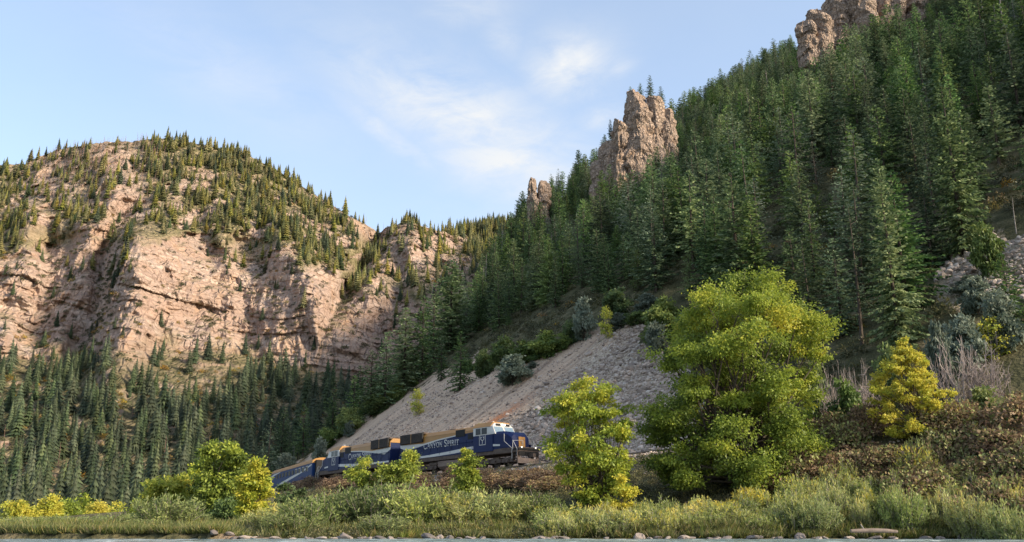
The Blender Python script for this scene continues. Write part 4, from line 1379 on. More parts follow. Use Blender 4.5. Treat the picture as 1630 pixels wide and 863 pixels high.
def wands(seed, H, R, stems, leaf, mat, tint, per=26, bark=None, thin=0.17, spread=1.0, lo=0.08):
    """willow or tall herb: many upright rods with narrow leaves"""
    rng = np.random.default_rng(seed)
    B, D, TI, segs = [], [], [], []
    for i in range(stems):
        a = rng.uniform(0, 6.28)
        rr = math.sqrt(rng.random())
        b0 = np.array([math.cos(a), math.sin(a), 0]) * rr * R * 0.55
        h = H * rng.uniform(0.55, 1.05) * (1 - 0.35 * rr)
        out = np.array([math.cos(a), math.sin(a), 0]) * R * 0.55 * rr * spread
        s = np.linspace(0, 1, 5)
        pts = b0 + out * (s ** 1.6)[:, None] + np.array([0, 0, 1]) * (h * s)[:, None] + rng.normal(size=(5, 3)) * 0.03 * h
        pts[0, 2] = -0.25
        segs.append((pts, np.linspace(0.020, 0.005, 5)))
        u = rng.uniform(lo, 1.0, per)
        P = np.stack([np.interp(u, s, pts[:, q]) for q in range(3)], 1)
        P += rng.normal(size=P.shape) * 0.05 * R
        d = rng.normal(size=P.shape) * 0.55
        d[:, 2] += 0.65
        d[:, :2] += out[:2] / max(R, .1) * 0.5
        B.append(P)
        D.append(d)
        TI.append(tint(u, rng) + rng.normal(0, 0.10))
    B, D, TI = np.concatenate(B), np.concatenate(D), np.concatenate(TI)
    ok = B[:, 2] > 0.02
    B, D, TI = B[ok], D[ok], TI[ok]
    L = leaf * rng.uniform(0.7, 1.3, len(B))
    v, f = kites(B, D, L, L * thin * 1.6, rng, 0.0)
    tv, tf = tubes_np(segs, 4)
    return dict(trunk=mesh_np('stems', tv, tf, bark or TWIG, None, True), crown=mesh_np('foliage', v, f, mat, dict(tint=np.repeat(TI, 4))), H=H, R=R)


def thicket(seed, H, R, leaf, mat, tint, n=2600, stems=60, bark=None, ragged=0.35):
    """low mound of arching canes with small leaves"""
    rng = np.random.default_rng(seed)
    a = rng.uniform(0, 6.28, n)
    e = np.arcsin(rng.uniform(0.0, 1, n))
    lump = 1 + ragged * fbm(np.cos(a) * 1.7 * np.cos(e) + seed, np.sin(a) * 1.7 * np.cos(e), np.sin(e) * 1.7, 3) * 2
    rad = rng.uniform(0.35, 1.0, n) ** 0.5 * lump
    P = np.stack([np.cos(a) * np.cos(e) * R * rad, np.sin(a) * np.cos(e) * R * rad, np.sin(e) * H * rad], 1)
    d = np.stack([np.cos(a) * np.cos(e), np.sin(a) * np.cos(e), np.sin(e) * 0.4 - 0.1], 1) + rng.normal(size=(n, 3)) * 0.7
    TI = tint(P, rng)
    L = leaf * rng.uniform(0.6, 1.35, n)
    v, f = kites(P, d, L, L * 0.6, rng, 0.3)
    segs = []
    for i in range(stems):
        a0 = rng.uniform(0, 6.28)
        rr = rng.uniform(0.3, 1.05)
        s = np.linspace(0, 1, 5)
        hh = H * rng.uniform(0.6, 1.12)
        pts = np.stack([math.cos(a0) * R * rr * s, math.sin(a0) * R * rr * s, -0.1 + hh * np.sin(s * (1.3 + rr)) ], 1) + rng.normal(size=(5, 3)) * 0.05
        segs.append((pts, np.linspace(0.014, 0.005, 5)))
    tv, tf = tubes_np(segs, 4)
    return dict(trunk=mesh_np('stems', tv, tf, bark or STEMC, None, True), crown=mesh_np('foliage', v, f, mat, dict(tint=np.repeat(TI, 4))), H=H, R=R)


def bare_shrub(seed, H, R, mat=TWIG, n=46):
    rng = np.random.default_rng(seed)
    segs = []
    for i in range(n):
        a = rng.uniform(0, 6.28)
        rr = math.sqrt(rng.random()) * R
        h = H * rng.uniform(0.6, 1.05) * (1 - 0.25 * rr / R)
        s = np.linspace(0, 1, 5)
        b0 = np.array([math.cos(a), math.sin(a), 0]) * rr * 0.35
        out = np.array([math.cos(a), math.sin(a), 0]) * rr * 0.65
        pts = b0 + out * s[:, None] + np.array([0, 0, 1]) * (h * s)[:, None] + rng.normal(size=(5, 3)) * 0.05 * H
        pts[0, 2] = -0.2
        segs.append((pts, np.linspace(0.035, 0.010, 5)))
        for k in range(7):
            u = rng.uniform(0.3, 0.95)
            p = np.array([np.interp(u, s, pts[:, q]) for q in range(3)])
            dd = rng.normal(size=3) * 0.5 + np.array([0, 0, 0.8]) + out / max(R, .1)
            dd *= H * 0.20 * rng.uniform(0.5, 1.2) / np.linalg.norm(dd)
            segs.append((np.stack([p, p + dd * 0.5 + rng.normal(size=3) * .04, p + dd]), [0.018, 0.012, 0.006]))
    v, f = tubes_np(segs, 3)
    return dict(trunk=mesh_np('stems', v, f, mat, None, True), crown=None, H=H, R=R)


# ------------------------------------------------------------------ planting
PARTS = {}


def plant(name, proto, loc, label, cat, group, H, wid=None, rot=None, parts=('trunk', 'crown'), lean=0.0):
    """one plant of its own: an Empty at the foot that carries trunk and crown"""
    r = empty(name, loc, label, cat, group, random.uniform(0, 6.28) if rot is None else rot)
    k = H / proto['H']
    w = k if wid is None else wid / proto['R']
    r.scale = (w, w, k)
    if lean:
        r.rotation_euler = (random.gauss(0, lean), random.gauss(0, lean), r.rotation_euler[2])
    put(parts[0], proto['trunk'], r)
    if proto['crown'] is not None:
        put(parts[1], proto['crown'], r)
    return r


def at_depth(px, y, py=843.0):
    u, _ = pix_dir(px, py)
    x = u * y
    return x, y, float(land(x, y))


def top_h(px, top_py, y, z0):
    _, e = pix_dir(px, top_py)
    return EYE + e * y - z0


def scatter(name, protos, pts, scales, rots, kind='stuff', pick=None, wide=None):
    """many small plants or stones as ONE object: geometry nodes put a copy of a prototype on every point"""
    col = bpy.data.collections.new(name + '_kinds')
    for i, p in enumerate(protos):
        o = bpy.data.objects.new('%s_kind_%02d' % (name, i), p)
        col.objects.link(o)
    me = bpy.data.meshes.new(name)
    n = len(pts)
    me.vertices.add(n)
    me.vertices.foreach_set('co', np.asarray(pts, np.float32).ravel())
    a = me.attributes.new('rot', 'FLOAT_VECTOR', 'POINT')
    a.data.foreach_set('vector', np.asarray(rots, np.float32).ravel())
    a = me.attributes.new('siz', 'FLOAT_VECTOR', 'POINT')
    s = np.asarray(scales, np.float32)
    if s.ndim == 1:
        s = np.stack([s, s, s], 1)
    a.data.foreach_set('vector', s.ravel())
    a = me.attributes.new('pick', 'INT', 'POINT')
    a.data.foreach_set('value', (RNG.integers(0, len(protos), n) if pick is None else np.asarray(pick)).astype(np.int32))
    o = put(name, me, kind=kind)
    ng = bpy.data.node_groups.new(name + '_nodes', 'GeometryNodeTree')
    ng.interface.new_socket('Geometry', in_out='INPUT', socket_type='NodeSocketGeometry')
    ng.interface.new_socket('Geometry', in_out='OUTPUT', socket_type='NodeSocketGeometry')
    gi, go = ng.nodes.new('NodeGroupInput'), ng.nodes.new('NodeGroupOutput')
    ci = ng.nodes.new('GeometryNodeCollectionInfo')
    ci.inputs['Collection'].default_value = col
    ci.inputs['Separate Children'].default_value = True
    ci.inputs['Reset Children'].default_value = True
    ip = ng.nodes.new('GeometryNodeInstanceOnPoints')
    ip.inputs['Pick Instance'].default_value = True

    def named(k, t):
        q = ng.nodes.new('GeometryNodeInputNamedAttribute')
        q.data_type = t
        q.inputs['Name'].default_value = k
        return q.outputs['Attribute']
    e2r = ng.nodes.new('FunctionNodeEulerToRotation')
    ng.links.new(named('rot', 'FLOAT_VECTOR'), e2r.inputs[0])
    ng.links.new(gi.outputs[0], ip.inputs['Points'])
    ng.links.new(ci.outputs[0], ip.inputs['Instance'])
    ng.links.new(named('pick', 'INT'), ip.inputs['Instance Index'])
    ng.links.new(e2r.outputs[0], ip.inputs['Rotation'])
    ng.links.new(named('siz', 'FLOAT_VECTOR'), ip.inputs['Scale'])
    ng.links.new(ip.outputs[0], go.inputs[0])
    md = o.modifiers.new('scatter', 'NODES')
    md.node_group = ng
    return o


def spin(n, tilt=0.04):
    return np.stack([RNG.normal(0, tilt, n), RNG.normal(0, tilt, n), RNG.uniform(0, 6.283, n)], 1)


def joined(c):
    """trunk and crown of a prototype as one mesh, for the far scatter"""
    if c['crown'] is None:
        return c['trunk']
    me = bpy.data.meshes.new('tree')
    bm = bmesh.new()
    bm.from_mesh(c['trunk'])
    nt_ = len(bm.faces)
    bm.from_mesh(c['crown'])
    bm.faces.ensure_lookup_table()
    for i, f in enumerate(bm.faces):
        f.material_index = 0 if i < nt_ else 1
    bm.to_mesh(me)
    bm.free()
    me.materials.append(c['trunk'].materials[0])
    me.materials.append(c['crown'].materials[0])
    return me
# ------------------------------------------------------------------ conifers of the right-hand hill
FIRS = [conifer(20 + i, 12.0, (2.7, 3.1, 2.4, 2.9, 3.3, 2.5)[i], mat=FIR, bare=(.10, .06, .16, .08, .05, .2)[i], droop=(.25, .32, .2, .28, .38, .22)[i]) for i in range(6)]
PINES = [conifer(40 + i, 12.0, 2.7, step=0.42, per=5, spray=0.34, sl=0.62, mat=PINE, bare=0.22, droop=0.05, gap=0.22, top_round=0.55) for i in range(2)]
BIGFIRS = [conifer(50 + i, 15.0, 3.5, step=0.36, per=7, spray=0.24, sl=0.78, mat=FIR, bare=0.04, droop=0.36, gap=0.08) for i in range(2)]
DEADS = [conifer(60, 11.0, 1.7, step=0.5, per=5, spray=0.4, sl=0.4, mat=DEADFIR, bare=0.15, gap=0.3, sparse=0.7)]
SNAGS = [snag(70, 11.0, GREYWOOD, 30, 1.3), snag(71, 9.0, GREYWOOD, 16, 0.8, 0.8), snag(72, 13.0, GREYWOOD, 42, 1.5, 0.3)]
ALLC = FIRS + PINES + BIGFIRS

HAND = [  # px, base row, top row, proto list, width in px, label
    (1432, 556, 262, BIGFIRS[0], 118, 'tall broad dark conifer rising just right of the big yellow-green tree'),
    (1372, 548, 322, PINES[0], 96, 'grey-green conifer behind the right shoulder of the big yellow-green tree'),
    (1535, 404, 128, BIGFIRS[1], 128, 'huge dark conifer with bare lower trunk above the pale rocky clearing at far right'),
    (1212, 448, 282, PINES[1], 84, 'grey-green pine with open crown above the top of the big yellow-green tree'),
    (1042, 446, 300, PINES[0], 58, 'slender grey-green pine alone at the front edge of the forest'),
    (1128, 462, 306, FIRS[5], 64, 'dark straight fir with bare lower trunk over the shrubs left of the big yellow-green tree'),
    (1100, 474, 398, FIRS[1], 42, 'small pointed dark fir at the forest foot left of the big yellow-green tree'),
    (970, 474, 388, FIRS[0], 46, 'young dark fir above the yellow shrub at the top of the scree'),
    (884, 490, 402, FIRS[3], 40, 'dark fir standing behind the shrubs at the upper left of the scree'),
    (732, 622, 526, FIRS[4], 58, 'bushy dark fir growing alone on the scree, front one of the pair above the train'),
    (702, 606, 542, FIRS[1], 40, 'smaller dark fir behind its twin on the scree above the train'),
    (642, 624, 488, BIGFIRS[0], 96, 'broad dark conifer at the left edge of the scree, above the second locomotive'),
    (716, 560, 412, BIGFIRS[1], 112, 'tall dark conifer crowning the left edge of the hill, below the bare rock tower'),
    (590, 664, 556, FIRS[2], 56, 'dark conifer at the lower left edge of the scree beside the gully'),
    (672, 604, 470, FIRS[1], 76, 'tall dark fir between two broad conifers at the left edge of the hill'),
    (690, 580, 450, FIRS[4], 74, 'dark fir just left of the tallest conifer on the left edge of the hill'),
    (560, 684, 596, FIRS[0], 52, 'dark fir lowest on the left edge of the scree above the carriage'),
    (612, 652, 528, FIRS[3], 66, 'dark spreading fir at the scree edge left of the broad conifer'),
    (1610, 520, 400, FIRS[4], 90, 'dark fir at the right edge of the picture beside the rocky clearing'),
    (1300, 470, 300, FIRS[0], 66, 'dark green fir directly behind the crown of the big yellow-green tree'),
]
hand_xy = []
for px, by, ty, pr, wpx, lab in HAND:
    x, y, z = dist_pix(px, by)
    k = y / 1440.0
    plant('conifer_tree', pr, (x, y, z - 0.2), lab, 'conifer', 'conifers on the right-hand hill', top_h(px, ty, y, z), wpx * k * 0.5, rot=random.uniform(0, 6.28))
    hand_xy.append((x, y))

FOREST = [(380, 760), (470, 728), (560, 656), (610, 618), (650, 600), (690, 555), (750, 540), (800, 520), (850, 505), (905, 470), (960, 462), (1040, 462), (1100, 470), (1180, 500), (1260, 545), (1420, 560), (1470, 520),
          (1500, 440), (1530, 395), (1590, 360), (1700, 350), (2300, 420), (2300, -900), (300, -900), (300, 760)]
cand = []
yy = 70.0
while yy < 640:
    c = 5.6 if yy < 170 else 6.2 if yy < 260 else 6.8 if yy < 420 else 7.6
    xs = np.arange(-0.36 * yy, 1.1 * yy, c)
    x = xs + RNG.uniform(-0.45, 0.45, len(xs)) * c
    y = yy + RNG.uniform(-0.45, 0.45, len(xs)) * c
    cand.append(np.stack([x, y], 1))
    yy += c
cand = np.concatenate(cand)
zc = land(cand[:, 0], cand[:, 1])
_, qc, _ = plane_h(cand[:, 0], cand[:, 1])
cpx, cpy = to_pix(cand[:, 0], cand[:, 1], zc)
Rc = crest_r(cand[:, 0] / cand[:, 1])
beyond = cand[:, 1] - Rc
jit = RNG.normal(0, 8, (2, len(cand)))
ok = (qc > 9) & (zc > 3) & (cpx > 330) & (cpx < 2250)
ok &= np.where(beyond > 0, beyond < np.where(cpx < 840, 60, 14), in_poly(cpx + jit[0], cpy + jit[1], FOREST))
dens = fbm(cand[:, 0] / 22, cand[:, 1] / 22, 2.7, 3)
ok &= RNG.random(len(cand)) < np.clip(0.86 + dens * 0.9, 0.25, 1)
ok &= ~((np.abs(cpx - 1040) < 62) & (cpy > 170) & (cpy < 262) & (np.abs(cand[:, 1] - 300) < 25))
ok &= ~((cpx > 1262) & (cpx < 1530) & (cpy > 2) & (cpy < 100) & (RNG.random(len(cand)) < 0.86))
for hx, hy in hand_xy:
    ok &= (cand[:, 0] - hx) ** 2 + (cand[:, 1] - hy) ** 2 > 2.2 ** 2
cand, zc, cpx, cpy = cand[ok], zc[ok], cpx[ok], cpy[ok]
n = len(cand)
Hc = np.clip(RNG.normal(14.2, 3.0, n), 7, 21) * np.where(cand[:, 1] > 420, 1.12, 1.0) * np.interp(cand[:, 1], [70, 130, 200], [0.80, 0.92, 1.0])
small = RNG.random(n) < 0.14
Hc = np.where(small, Hc * 0.55, Hc)
pk = RNG.choice(len(ALLC), n, p=[.13, .13, .12, .13, .12, .07, .11, .10, .045, .045])
wd = RNG.uniform(0.95, 1.35, n)
order = np.argsort(-Hc / cand[:, 1] * ((cpx < 1640) & (cpx > 380)))
NIND = 270
print('forest', n)


def where(px, py):
    if px < 850:
        return 'on the left shoulder of the wooded hill'
    if px < 1000:
        return 'below the rock tower' if py > 300 else 'near the skyline left of the rock tower'
    if px < 1180:
        return 'right of the rock tower near the skyline' if py < 260 else 'above the scree and left of the big tree'
    if px < 1380:
        return 'in the upper forest below the topmost crag' if py < 260 else 'behind and above the big yellow-green tree'
    return 'near the upper right corner' if py < 240 else 'on the slope above the golden tree'


LOOK = {id(p): w for ps, w in ((FIRS, 'dark green fir'), (PINES, 'grey-green round-topped pine'), (BIGFIRS, 'broad full-skirted dark fir')) for p in ps}
for i in order[:NIND]:
    pr = ALLC[pk[i]]
    k = Hc[i] / pr['H']
    lab = ('small ' if Hc[i] < 8.5 else 'tall ' if Hc[i] > 16.5 else '') + LOOK[id(pr)] + ' ' + where(cpx[i], cpy[i])
    plant('conifer_tree', pr, (cand[i, 0], cand[i, 1], zc[i] - 0.3), lab, 'conifer', 'conifers of the close forest on the right-hand hill', Hc[i], pr['R'] * k * wd[i], lean=0.015)
dead_i = [i for i in order[NIND:NIND + 420] if RNG.random() < 0.085]
for i in dead_i:
    pr = SNAGS[int(RNG.integers(0, 3))]
    plant('dead_tree', pr, (cand[i, 0] + 1.2, cand[i, 1] - 2.0, land(cand[i, 0] + 1.2, cand[i, 1] - 2.0) - 0.3), 'grey snag among the living conifers of the close forest', 'dead tree', 'grey snags scattered through the close forest', Hc[i] * 0.95, lean=0.06)
rest = order[NIND:]
JO = [joined(p) for p in ALLC]
hs = np.array([ALLC[p]['H'] for p in pk])
sc_ = np.stack([Hc / hs * wd, Hc / hs * wd, Hc / hs], 1)
scatter('forest', JO, np.stack([cand[rest, 0], cand[rest, 1], zc[rest] - 0.3], 1), sc_[rest], spin(len(rest), 0.02), pick=pk[rest])

# dead trees standing in the forest
for px, by, ty, pr, lab in (
    (1600, 90, -30, SNAGS[2], 'bare grey snag leaning at the top right corner of the picture'),
    (1588, 88, 8, SNAGS[0], 'bare grey snag left of the one in the top right corner'),
    (1572, 70, -10, SNAGS[1], 'thin grey snag, leftmost of the three at the top right'),
    (1456, 42, -20, SNAGS[0], 'pale bare snag in front of the rocky crag at the top of the hill'),
    (1250, 284, 206, SNAGS[2], 'grey snag with bare trunk halfway up the forest, above the grey-green pine'),
    (1372, 170, 128, SNAGS[1], 'short grey snag in the middle of the upper forest'),
    (1194, 236, 196, SNAGS[0], 'grey dead trunk in the forest right of the rock pillar'),
    (1618, 372, 312, SNAGS[1], 'pale bare trunk beside the rocky clearing at the right edge'),
    (1282, 236, 180, SNAGS[1], 'thin grey snag in the upper forest, right of the dead trunk near the rock pillar')):
    x, y, z = dist_pix(px, by)
    plant('dead_tree', pr, (x, y, z - 0.3), lab, 'dead tree', 'bare snags in the forest', top_h(px, ty, y, z) + 0.3, lean=0.05)
for px, by, ty, lab in (
    (1168, 372, 276, 'brown dying conifer with bare top, left of the grey-green pine'),
    (1300, 300, 226, 'rust-brown dead conifer in the middle of the forest'),
    (1318, 158, 108, 'small rust-brown dead conifer in the upper forest'),
    (1500, 70, 20, 'grey-brown dead conifer near the crag at the hilltop'),
    (742, 470, 428, 'grey-brown dead conifer at the left edge of the hill')):
    x, y, z = dist_pix(px, by)
    plant('dead_conifer', DEADS[0], (x, y, z - 0.3), lab, 'dead conifer', 'brown dead conifers in the forest', top_h(px, ty, y, z) + 0.3)

# ------------------------------------------------------------------ trees of the canyon wall (past the limit of single trees: one mass)
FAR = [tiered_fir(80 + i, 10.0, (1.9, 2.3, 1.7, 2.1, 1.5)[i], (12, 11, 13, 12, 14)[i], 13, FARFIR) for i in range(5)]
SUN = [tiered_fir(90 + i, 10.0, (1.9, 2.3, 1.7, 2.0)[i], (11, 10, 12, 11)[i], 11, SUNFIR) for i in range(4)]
FARSNAG = [snag(95 + i, 9.0, (REDWOOD, GREYWOOD)[i % 2], 10, 0.9, 0.4) for i in range(2)]


def wall_sample(n, dens, seed):
    """points of the wall, as many per square metre of plan as the density asks"""
    rng = np.random.default_rng(seed)
    X, Y, Z, V = WALL['X'], WALL['Y'], WALL['Z'], WALL['V']
    gx, gy = np.gradient(X, axis=1), np.abs(np.gradient(Y, axis=0)) + 0.35 * np.abs(np.gradient(Z, axis=0))
    w = np.abs(gx * gy) * dens * (WALL['PX'] > -70) * (WALL['PX'] < 880)
    p = (w / w.sum()).ravel()
    i = rng.choice(p.size, n, p=p, replace=False)
    return i, np.stack([X.ravel()[i], Y.ravel()[i], Z.ravel()[i]], 1)


PX, PY, VV, BR = WALL['PX'], WALL['PY'], WALL['V'], WALL['bare']
nz = fbm(PX / 42, PY / 32, 3.9, 4)
nz2 = fbm(PX / 17, PY / 15, 6.9, 3)
led = np.clip(np.abs(np.gradient(WALL['Y'], axis=0)) / np.maximum(np.abs(np.gradient(WALL['Z'], axis=0)), 0.05), 0, 3) / 3
lowd = smooth(0.47, 0.36, VV + nz * 0.16) * np.clip(0.62 + nz2 * 2.2, 0.02, 1.3) * (1 - 0.9 * BR) * smooth(-0.36, -0.1, nz)
clifd = smooth(0.36, 0.46, VV) * (0.03 + 0.26 * smooth(0.05, 0.3, nz2) * led + 0.12 * smooth(0.1, 0.35, nz))
i, P = wall_sample(1200, lowd + clifd * 0.4, 5)
Hh = np.clip(RNG.normal(14.5, 3.2, len(P)), 7, 21) * np.where(VV.ravel()[i] > 0.45, 0.66, 1)
k = Hh / 10.0
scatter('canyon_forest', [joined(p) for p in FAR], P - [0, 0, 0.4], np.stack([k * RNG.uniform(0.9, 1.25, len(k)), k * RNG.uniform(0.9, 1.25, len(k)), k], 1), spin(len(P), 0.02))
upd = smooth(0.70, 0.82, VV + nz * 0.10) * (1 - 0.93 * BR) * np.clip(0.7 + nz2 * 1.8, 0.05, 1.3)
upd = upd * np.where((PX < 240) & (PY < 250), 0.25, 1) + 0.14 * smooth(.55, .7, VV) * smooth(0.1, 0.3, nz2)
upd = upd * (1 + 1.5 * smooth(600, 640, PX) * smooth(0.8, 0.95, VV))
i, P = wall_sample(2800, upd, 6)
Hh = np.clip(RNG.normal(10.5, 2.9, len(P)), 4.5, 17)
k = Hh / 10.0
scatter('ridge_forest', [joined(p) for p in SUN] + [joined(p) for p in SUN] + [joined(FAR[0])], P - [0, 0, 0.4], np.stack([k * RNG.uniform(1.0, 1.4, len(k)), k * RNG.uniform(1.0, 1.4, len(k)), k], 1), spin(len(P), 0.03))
dsn = smooth(0.80, 0.93, VV) * np.where((PX < 262) & (PX > 60), 1.0, 0.05) + 0.02 * smooth(.3, .2, VV)
i, P = wall_sample(620, dsn, 7)
scatter('burnt_trees', [p['trunk'] for p in FARSNAG], P - [0, 0, 0.4], RNG.uniform(0.7, 1.2, len(P)), spin(len(P), 0.05), pick=(RNG.random(len(P)) < 0.2).astype(int))

SHRUB_G = leafmat('far_shrub_leaves', [(0.0, (0.045, 0.052, 0.020)), (0.5, (0.085, 0.086, 0.032)), (1.0, (0.125, 0.112, 0.055))], 0.7, 0.2)
SHRUB_Y = leafmat('far_shrub_autumn', [(0.0, (0.15, 0.085, 0.020)), (0.5, (0.27, 0.175, 0.030)), (1.0, (0.34, 0.25, 0.045))], 0.6, 0.25)


def tuft(seed, mat, n=90, R=1.0, H=1.0, leaf=0.35):
    rng = np.random.default_rng(seed)
    d = rng.normal(size=(n, 3))
    d[:, 2] = np.abs(d[:, 2])
    d /= np.linalg.norm(d, axis=1)[:, None]
    P = d * rng.uniform(0.4, 1.0, (n, 1)) * [R, R, H]
    v, f = kites(P, d + rng.normal(size=(n, 3)) * 0.7, leaf * rng.uniform(.7, 1.3, n), leaf * 0.6, rng, 0.2)
    return mesh_np('shrub', v, f, mat)


SG = [tuft(100 + i, SHRUB_G) for i in range(3)]
SY = [tuft(105 + i, SHRUB_Y) for i in range(2)]
shd = 0.25 + 0.8 * smooth(-0.1, 0.3, nz2) * (1 - 0.6 * BR) + 0.3 * led
i, P = wall_sample(6500, shd, 8)
yl = RNG.random(len(P)) < np.where(VV.ravel()[i] < 0.5, 0.24, 0.06)
pkk = np.where(yl, RNG.integers(3, 5, len(P)), RNG.integers(0, 3, len(P)))
scatter('mountain_shrubs', SG + SY, P - [0, 0, 0.2], RNG.uniform(0.9, 2.4, len(P)), spin(len(P), 0.1), pick=pkk)

# undergrowth of the right-hand hill
c = np.stack([RNG.uniform(-70, 260, 26000), RNG.uniform(68, 420, 26000)], 1)
z = land(c[:, 0], c[:, 1])
px, py = to_pix(c[:, 0], c[:, 1], z)
_, q, _ = plane_h(c[:, 0], c[:, 1])
inT = in_poly(px + RNG.normal(0, 5, len(px)), py + RNG.normal(0, 5, len(px)), TALUS) | in_poly(px, py, TALUS2)
ok = (q > 6) & (px > 380) & (px < 2200) & (c[:, 1] < crest_r(c[:, 0] / c[:, 1]) + 8) & (z > 3) & ~inT
ok &= RNG.random(len(px)) < np.interp(c[:, 1], [68, 120, 400], [1.0, 0.8, 0.25])
c, z = c[ok], z[ok]
UG = [tuft(110 + i, SHRUB_G, 150, 1, 0.9, 0.22) for i in range(3)] + [tuft(115, SHRUB_Y, 120, 1, 1, 0.22)]
pkk = np.where(RNG.random(len(c)) < 0.06, 3, RNG.integers(0, 3, len(c)))
print('undergrowth', len(c))
scatter('undergrowth', UG, np.stack([c[:, 0], c[:, 1], z - 0.1], 1), RNG.uniform(0.5, 1.5, len(c)), spin(len(c), 0.2), pick=pkk)
# ------------------------------------------------------------------ crags on the right-hand hill
cm, nt, b = new_mat('crag_rock')
geo = N(nt, 'ShaderNodeNewGeometry')
pos = geo.outputs['Position']
c1 = noise(nt, mapping(nt, pos, (0.05, 0.05, 0.75), (0, math.radians(28), 0)), 1.0, 6, 0.7, 0.7)
c2 = noise(nt, pos, 0.5, 6, 0.7)
c3 = noise(nt, pos, 0.16, 4, 0.6)
cc = ramp(nt, c1, [(0.30, (0.22, 0.16, 0.125)), (0.45, (0.47, 0.355, 0.275)), (0.55, (0.33, 0.25, 0.20)), (0.65, (0.56, 0.45, 0.36)), (0.75, (0.40, 0.305, 0.24))])
cc = mixc(nt, M_(nt, 'MULTIPLY', M_(nt, 'SUBTRACT', c3, 0.52), 3.0, clamp=True), cc, (0.42, 0.26, 0.15))
cc = mixc(nt, M_(nt, 'MULTIPLY', M_(nt, 'SUBTRACT', c2, 0.54), 2.6, clamp=True), cc, (0.17, 0.13, 0.105))
ve = N(nt, 'ShaderNodeTexVoronoi', feature='DISTANCE_TO_EDGE')
nt.links.new(mapping(nt, pos, (0.30, 0.30, 0.13), (0, 0.35, 0)), ve.inputs['Vector'])
ve.inputs['Scale'].default_value = 1.0
ve2 = N(nt, 'ShaderNodeTexVoronoi', feature='DISTANCE_TO_EDGE')
nt.links.new(mapping(nt, pos, (0.85, 0.85, 0.7), (0, 0.35, 0)), ve2.inputs['Vector'])
ve2.inputs['Scale'].default_value = 1.0
k1 = M_(nt, 'SUBTRACT', 1.0, M_(nt, 'MULTIPLY', ve.outputs['Distance'], 7.0), clamp=True)
k2 = M_(nt, 'SUBTRACT', 1.0, M_(nt, 'MULTIPLY', ve2.outputs['Distance'], 5.0), clamp=True)
crk = M_(nt, 'MULTIPLY', M_(nt, 'MAXIMUM', k1, k2), M_(nt, 'MULTIPLY', c2, 1.5, clamp=True))
cc = mixc(nt, M_(nt, 'MULTIPLY', crk, 0.55), cc, (0.09, 0.07, 0.058))
nt.links.new(cc, b.inputs['Base Color'])
b.inputs['Roughness'].default_value = 0.95
b.inputs['Specular IOR Level'].default_value = 0.1
bump(nt, b, M_(nt, 'SUBTRACT', M_(nt, 'ADD', c2, M_(nt, 'MULTIPLY', c1, 0.8)), M_(nt, 'MULTIPLY', crk, 0.7)), 1.0, 0.9)


def crag_mesh(seed, rx, ry, rz, p=4.0, nu=150, nv=110, amp=1.0):
    """a blocky rock mass: flat joint faces, tilted bedding ledges, broken corners"""
    rng = np.random.default_rng(seed)
    th = np.linspace(0, 2 * math.pi, nu, endpoint=False)
    ph = np.linspace(-0.5 * math.pi + 0.02, 0.5 * math.pi - 0.02, nv)
    T, Pp = np.meshgrid(th, ph)
    d = np.stack([np.cos(T) * np.cos(Pp), np.sin(T) * np.cos(Pp), np.sin(Pp)], -1)
    r = 1 / (np.abs(d[..., 0]) ** p + np.abs(d[..., 1]) ** p + np.abs(d[..., 2]) ** p) ** (1 / p)
    V = d * r[..., None]
    for i in range(12):                                   # joint planes slice the mass
        n = np.array([rng.normal(), rng.normal(), rng.normal() * 0.45 + (0.35 if i % 3 == 0 else 0)])
        n /= np.linalg.norm(n)
        over = V @ n - rng.uniform(0.80, 1.08)
        V = V - n * (np.maximum(over, 0) * 0.92)[..., None]
    V = V * [rx, ry, rz]
    s = seed * 7.7
    x, y, z = V[..., 0] + s, V[..., 1], V[..., 2]
    zz = z + 0.42 * V[..., 0] * np.sign(V[..., 0] + 0.2 * rx) * 0.8 + fbm(x / 9, y / 9, z / 9, 3) * 3.0
    keep = smooth(-0.2, 0.25, fbm(x / 6, y / 6, z / 4, 3))
    ang = np.arctan2(V[..., 1], V[..., 0]) * rx
    led = 2.4 - blocks(ang + s, zz, 4.2, 3.2, 4) * 2.6 - blocks(ang + 0.2 * zz, zz, 1.9, 1.3, 5) * 1.1
    jo = ridged(x / 6, y / 6, z / 24, 3) * 0.8
    big = fbm(x / 9, y / 9, z / 9, 4, 0.5) * 2.0
    sm = fbm(x / 1.4, y / 1.4, z / 1.4, 3, 0.6) * 0.4
    off = (big - led - jo + sm) * amp * min(1.0, 0.35 + rx / 9.0)
    V = V + (d * [1, 1, 0.5]) * off[..., None]
    idx = np.arange(nu * nv).reshape(nv, nu)
    nx = np.roll(idx, -1, 1)
    f = np.stack([idx[:-1], nx[:-1], nx[1:], idx[1:]], -1).reshape(-1, 4)
    return mesh_np('rock', V.reshape(-1, 3), [f], cm)


def crag(name, label, cat, blocks, y):
    """blocks: (left px, right px, top row, foot row) seen at depth y"""
    root = None
    for i, (x0, x1, t, f) in enumerate(blocks):
        yb = y + (i % 3) * 2.4
        u, e0 = pix_dir((x0 + x1) / 2, f)
        _, e1 = pix_dir((x0 + x1) / 2, t)
        k = yb / 1380.0
        z0, z1 = EYE + e0 * yb, EYE + e1 * yb
        rx, rz = (x1 - x0) / 2 * k * 0.98, (z1 - z0) / 2 + 4
        loc = (u * yb, yb + rx * 0.6, (z0 + z1) / 2 - 4)
        if root is None:
            root = empty(name, loc, label, cat)
            base = Vector(loc)
        o = put('rock', crag_mesh(3 + i + int(x0), rx, rx * 1.1, rz, 4.5), root)
        o.location = Vector(loc) - base
    return root


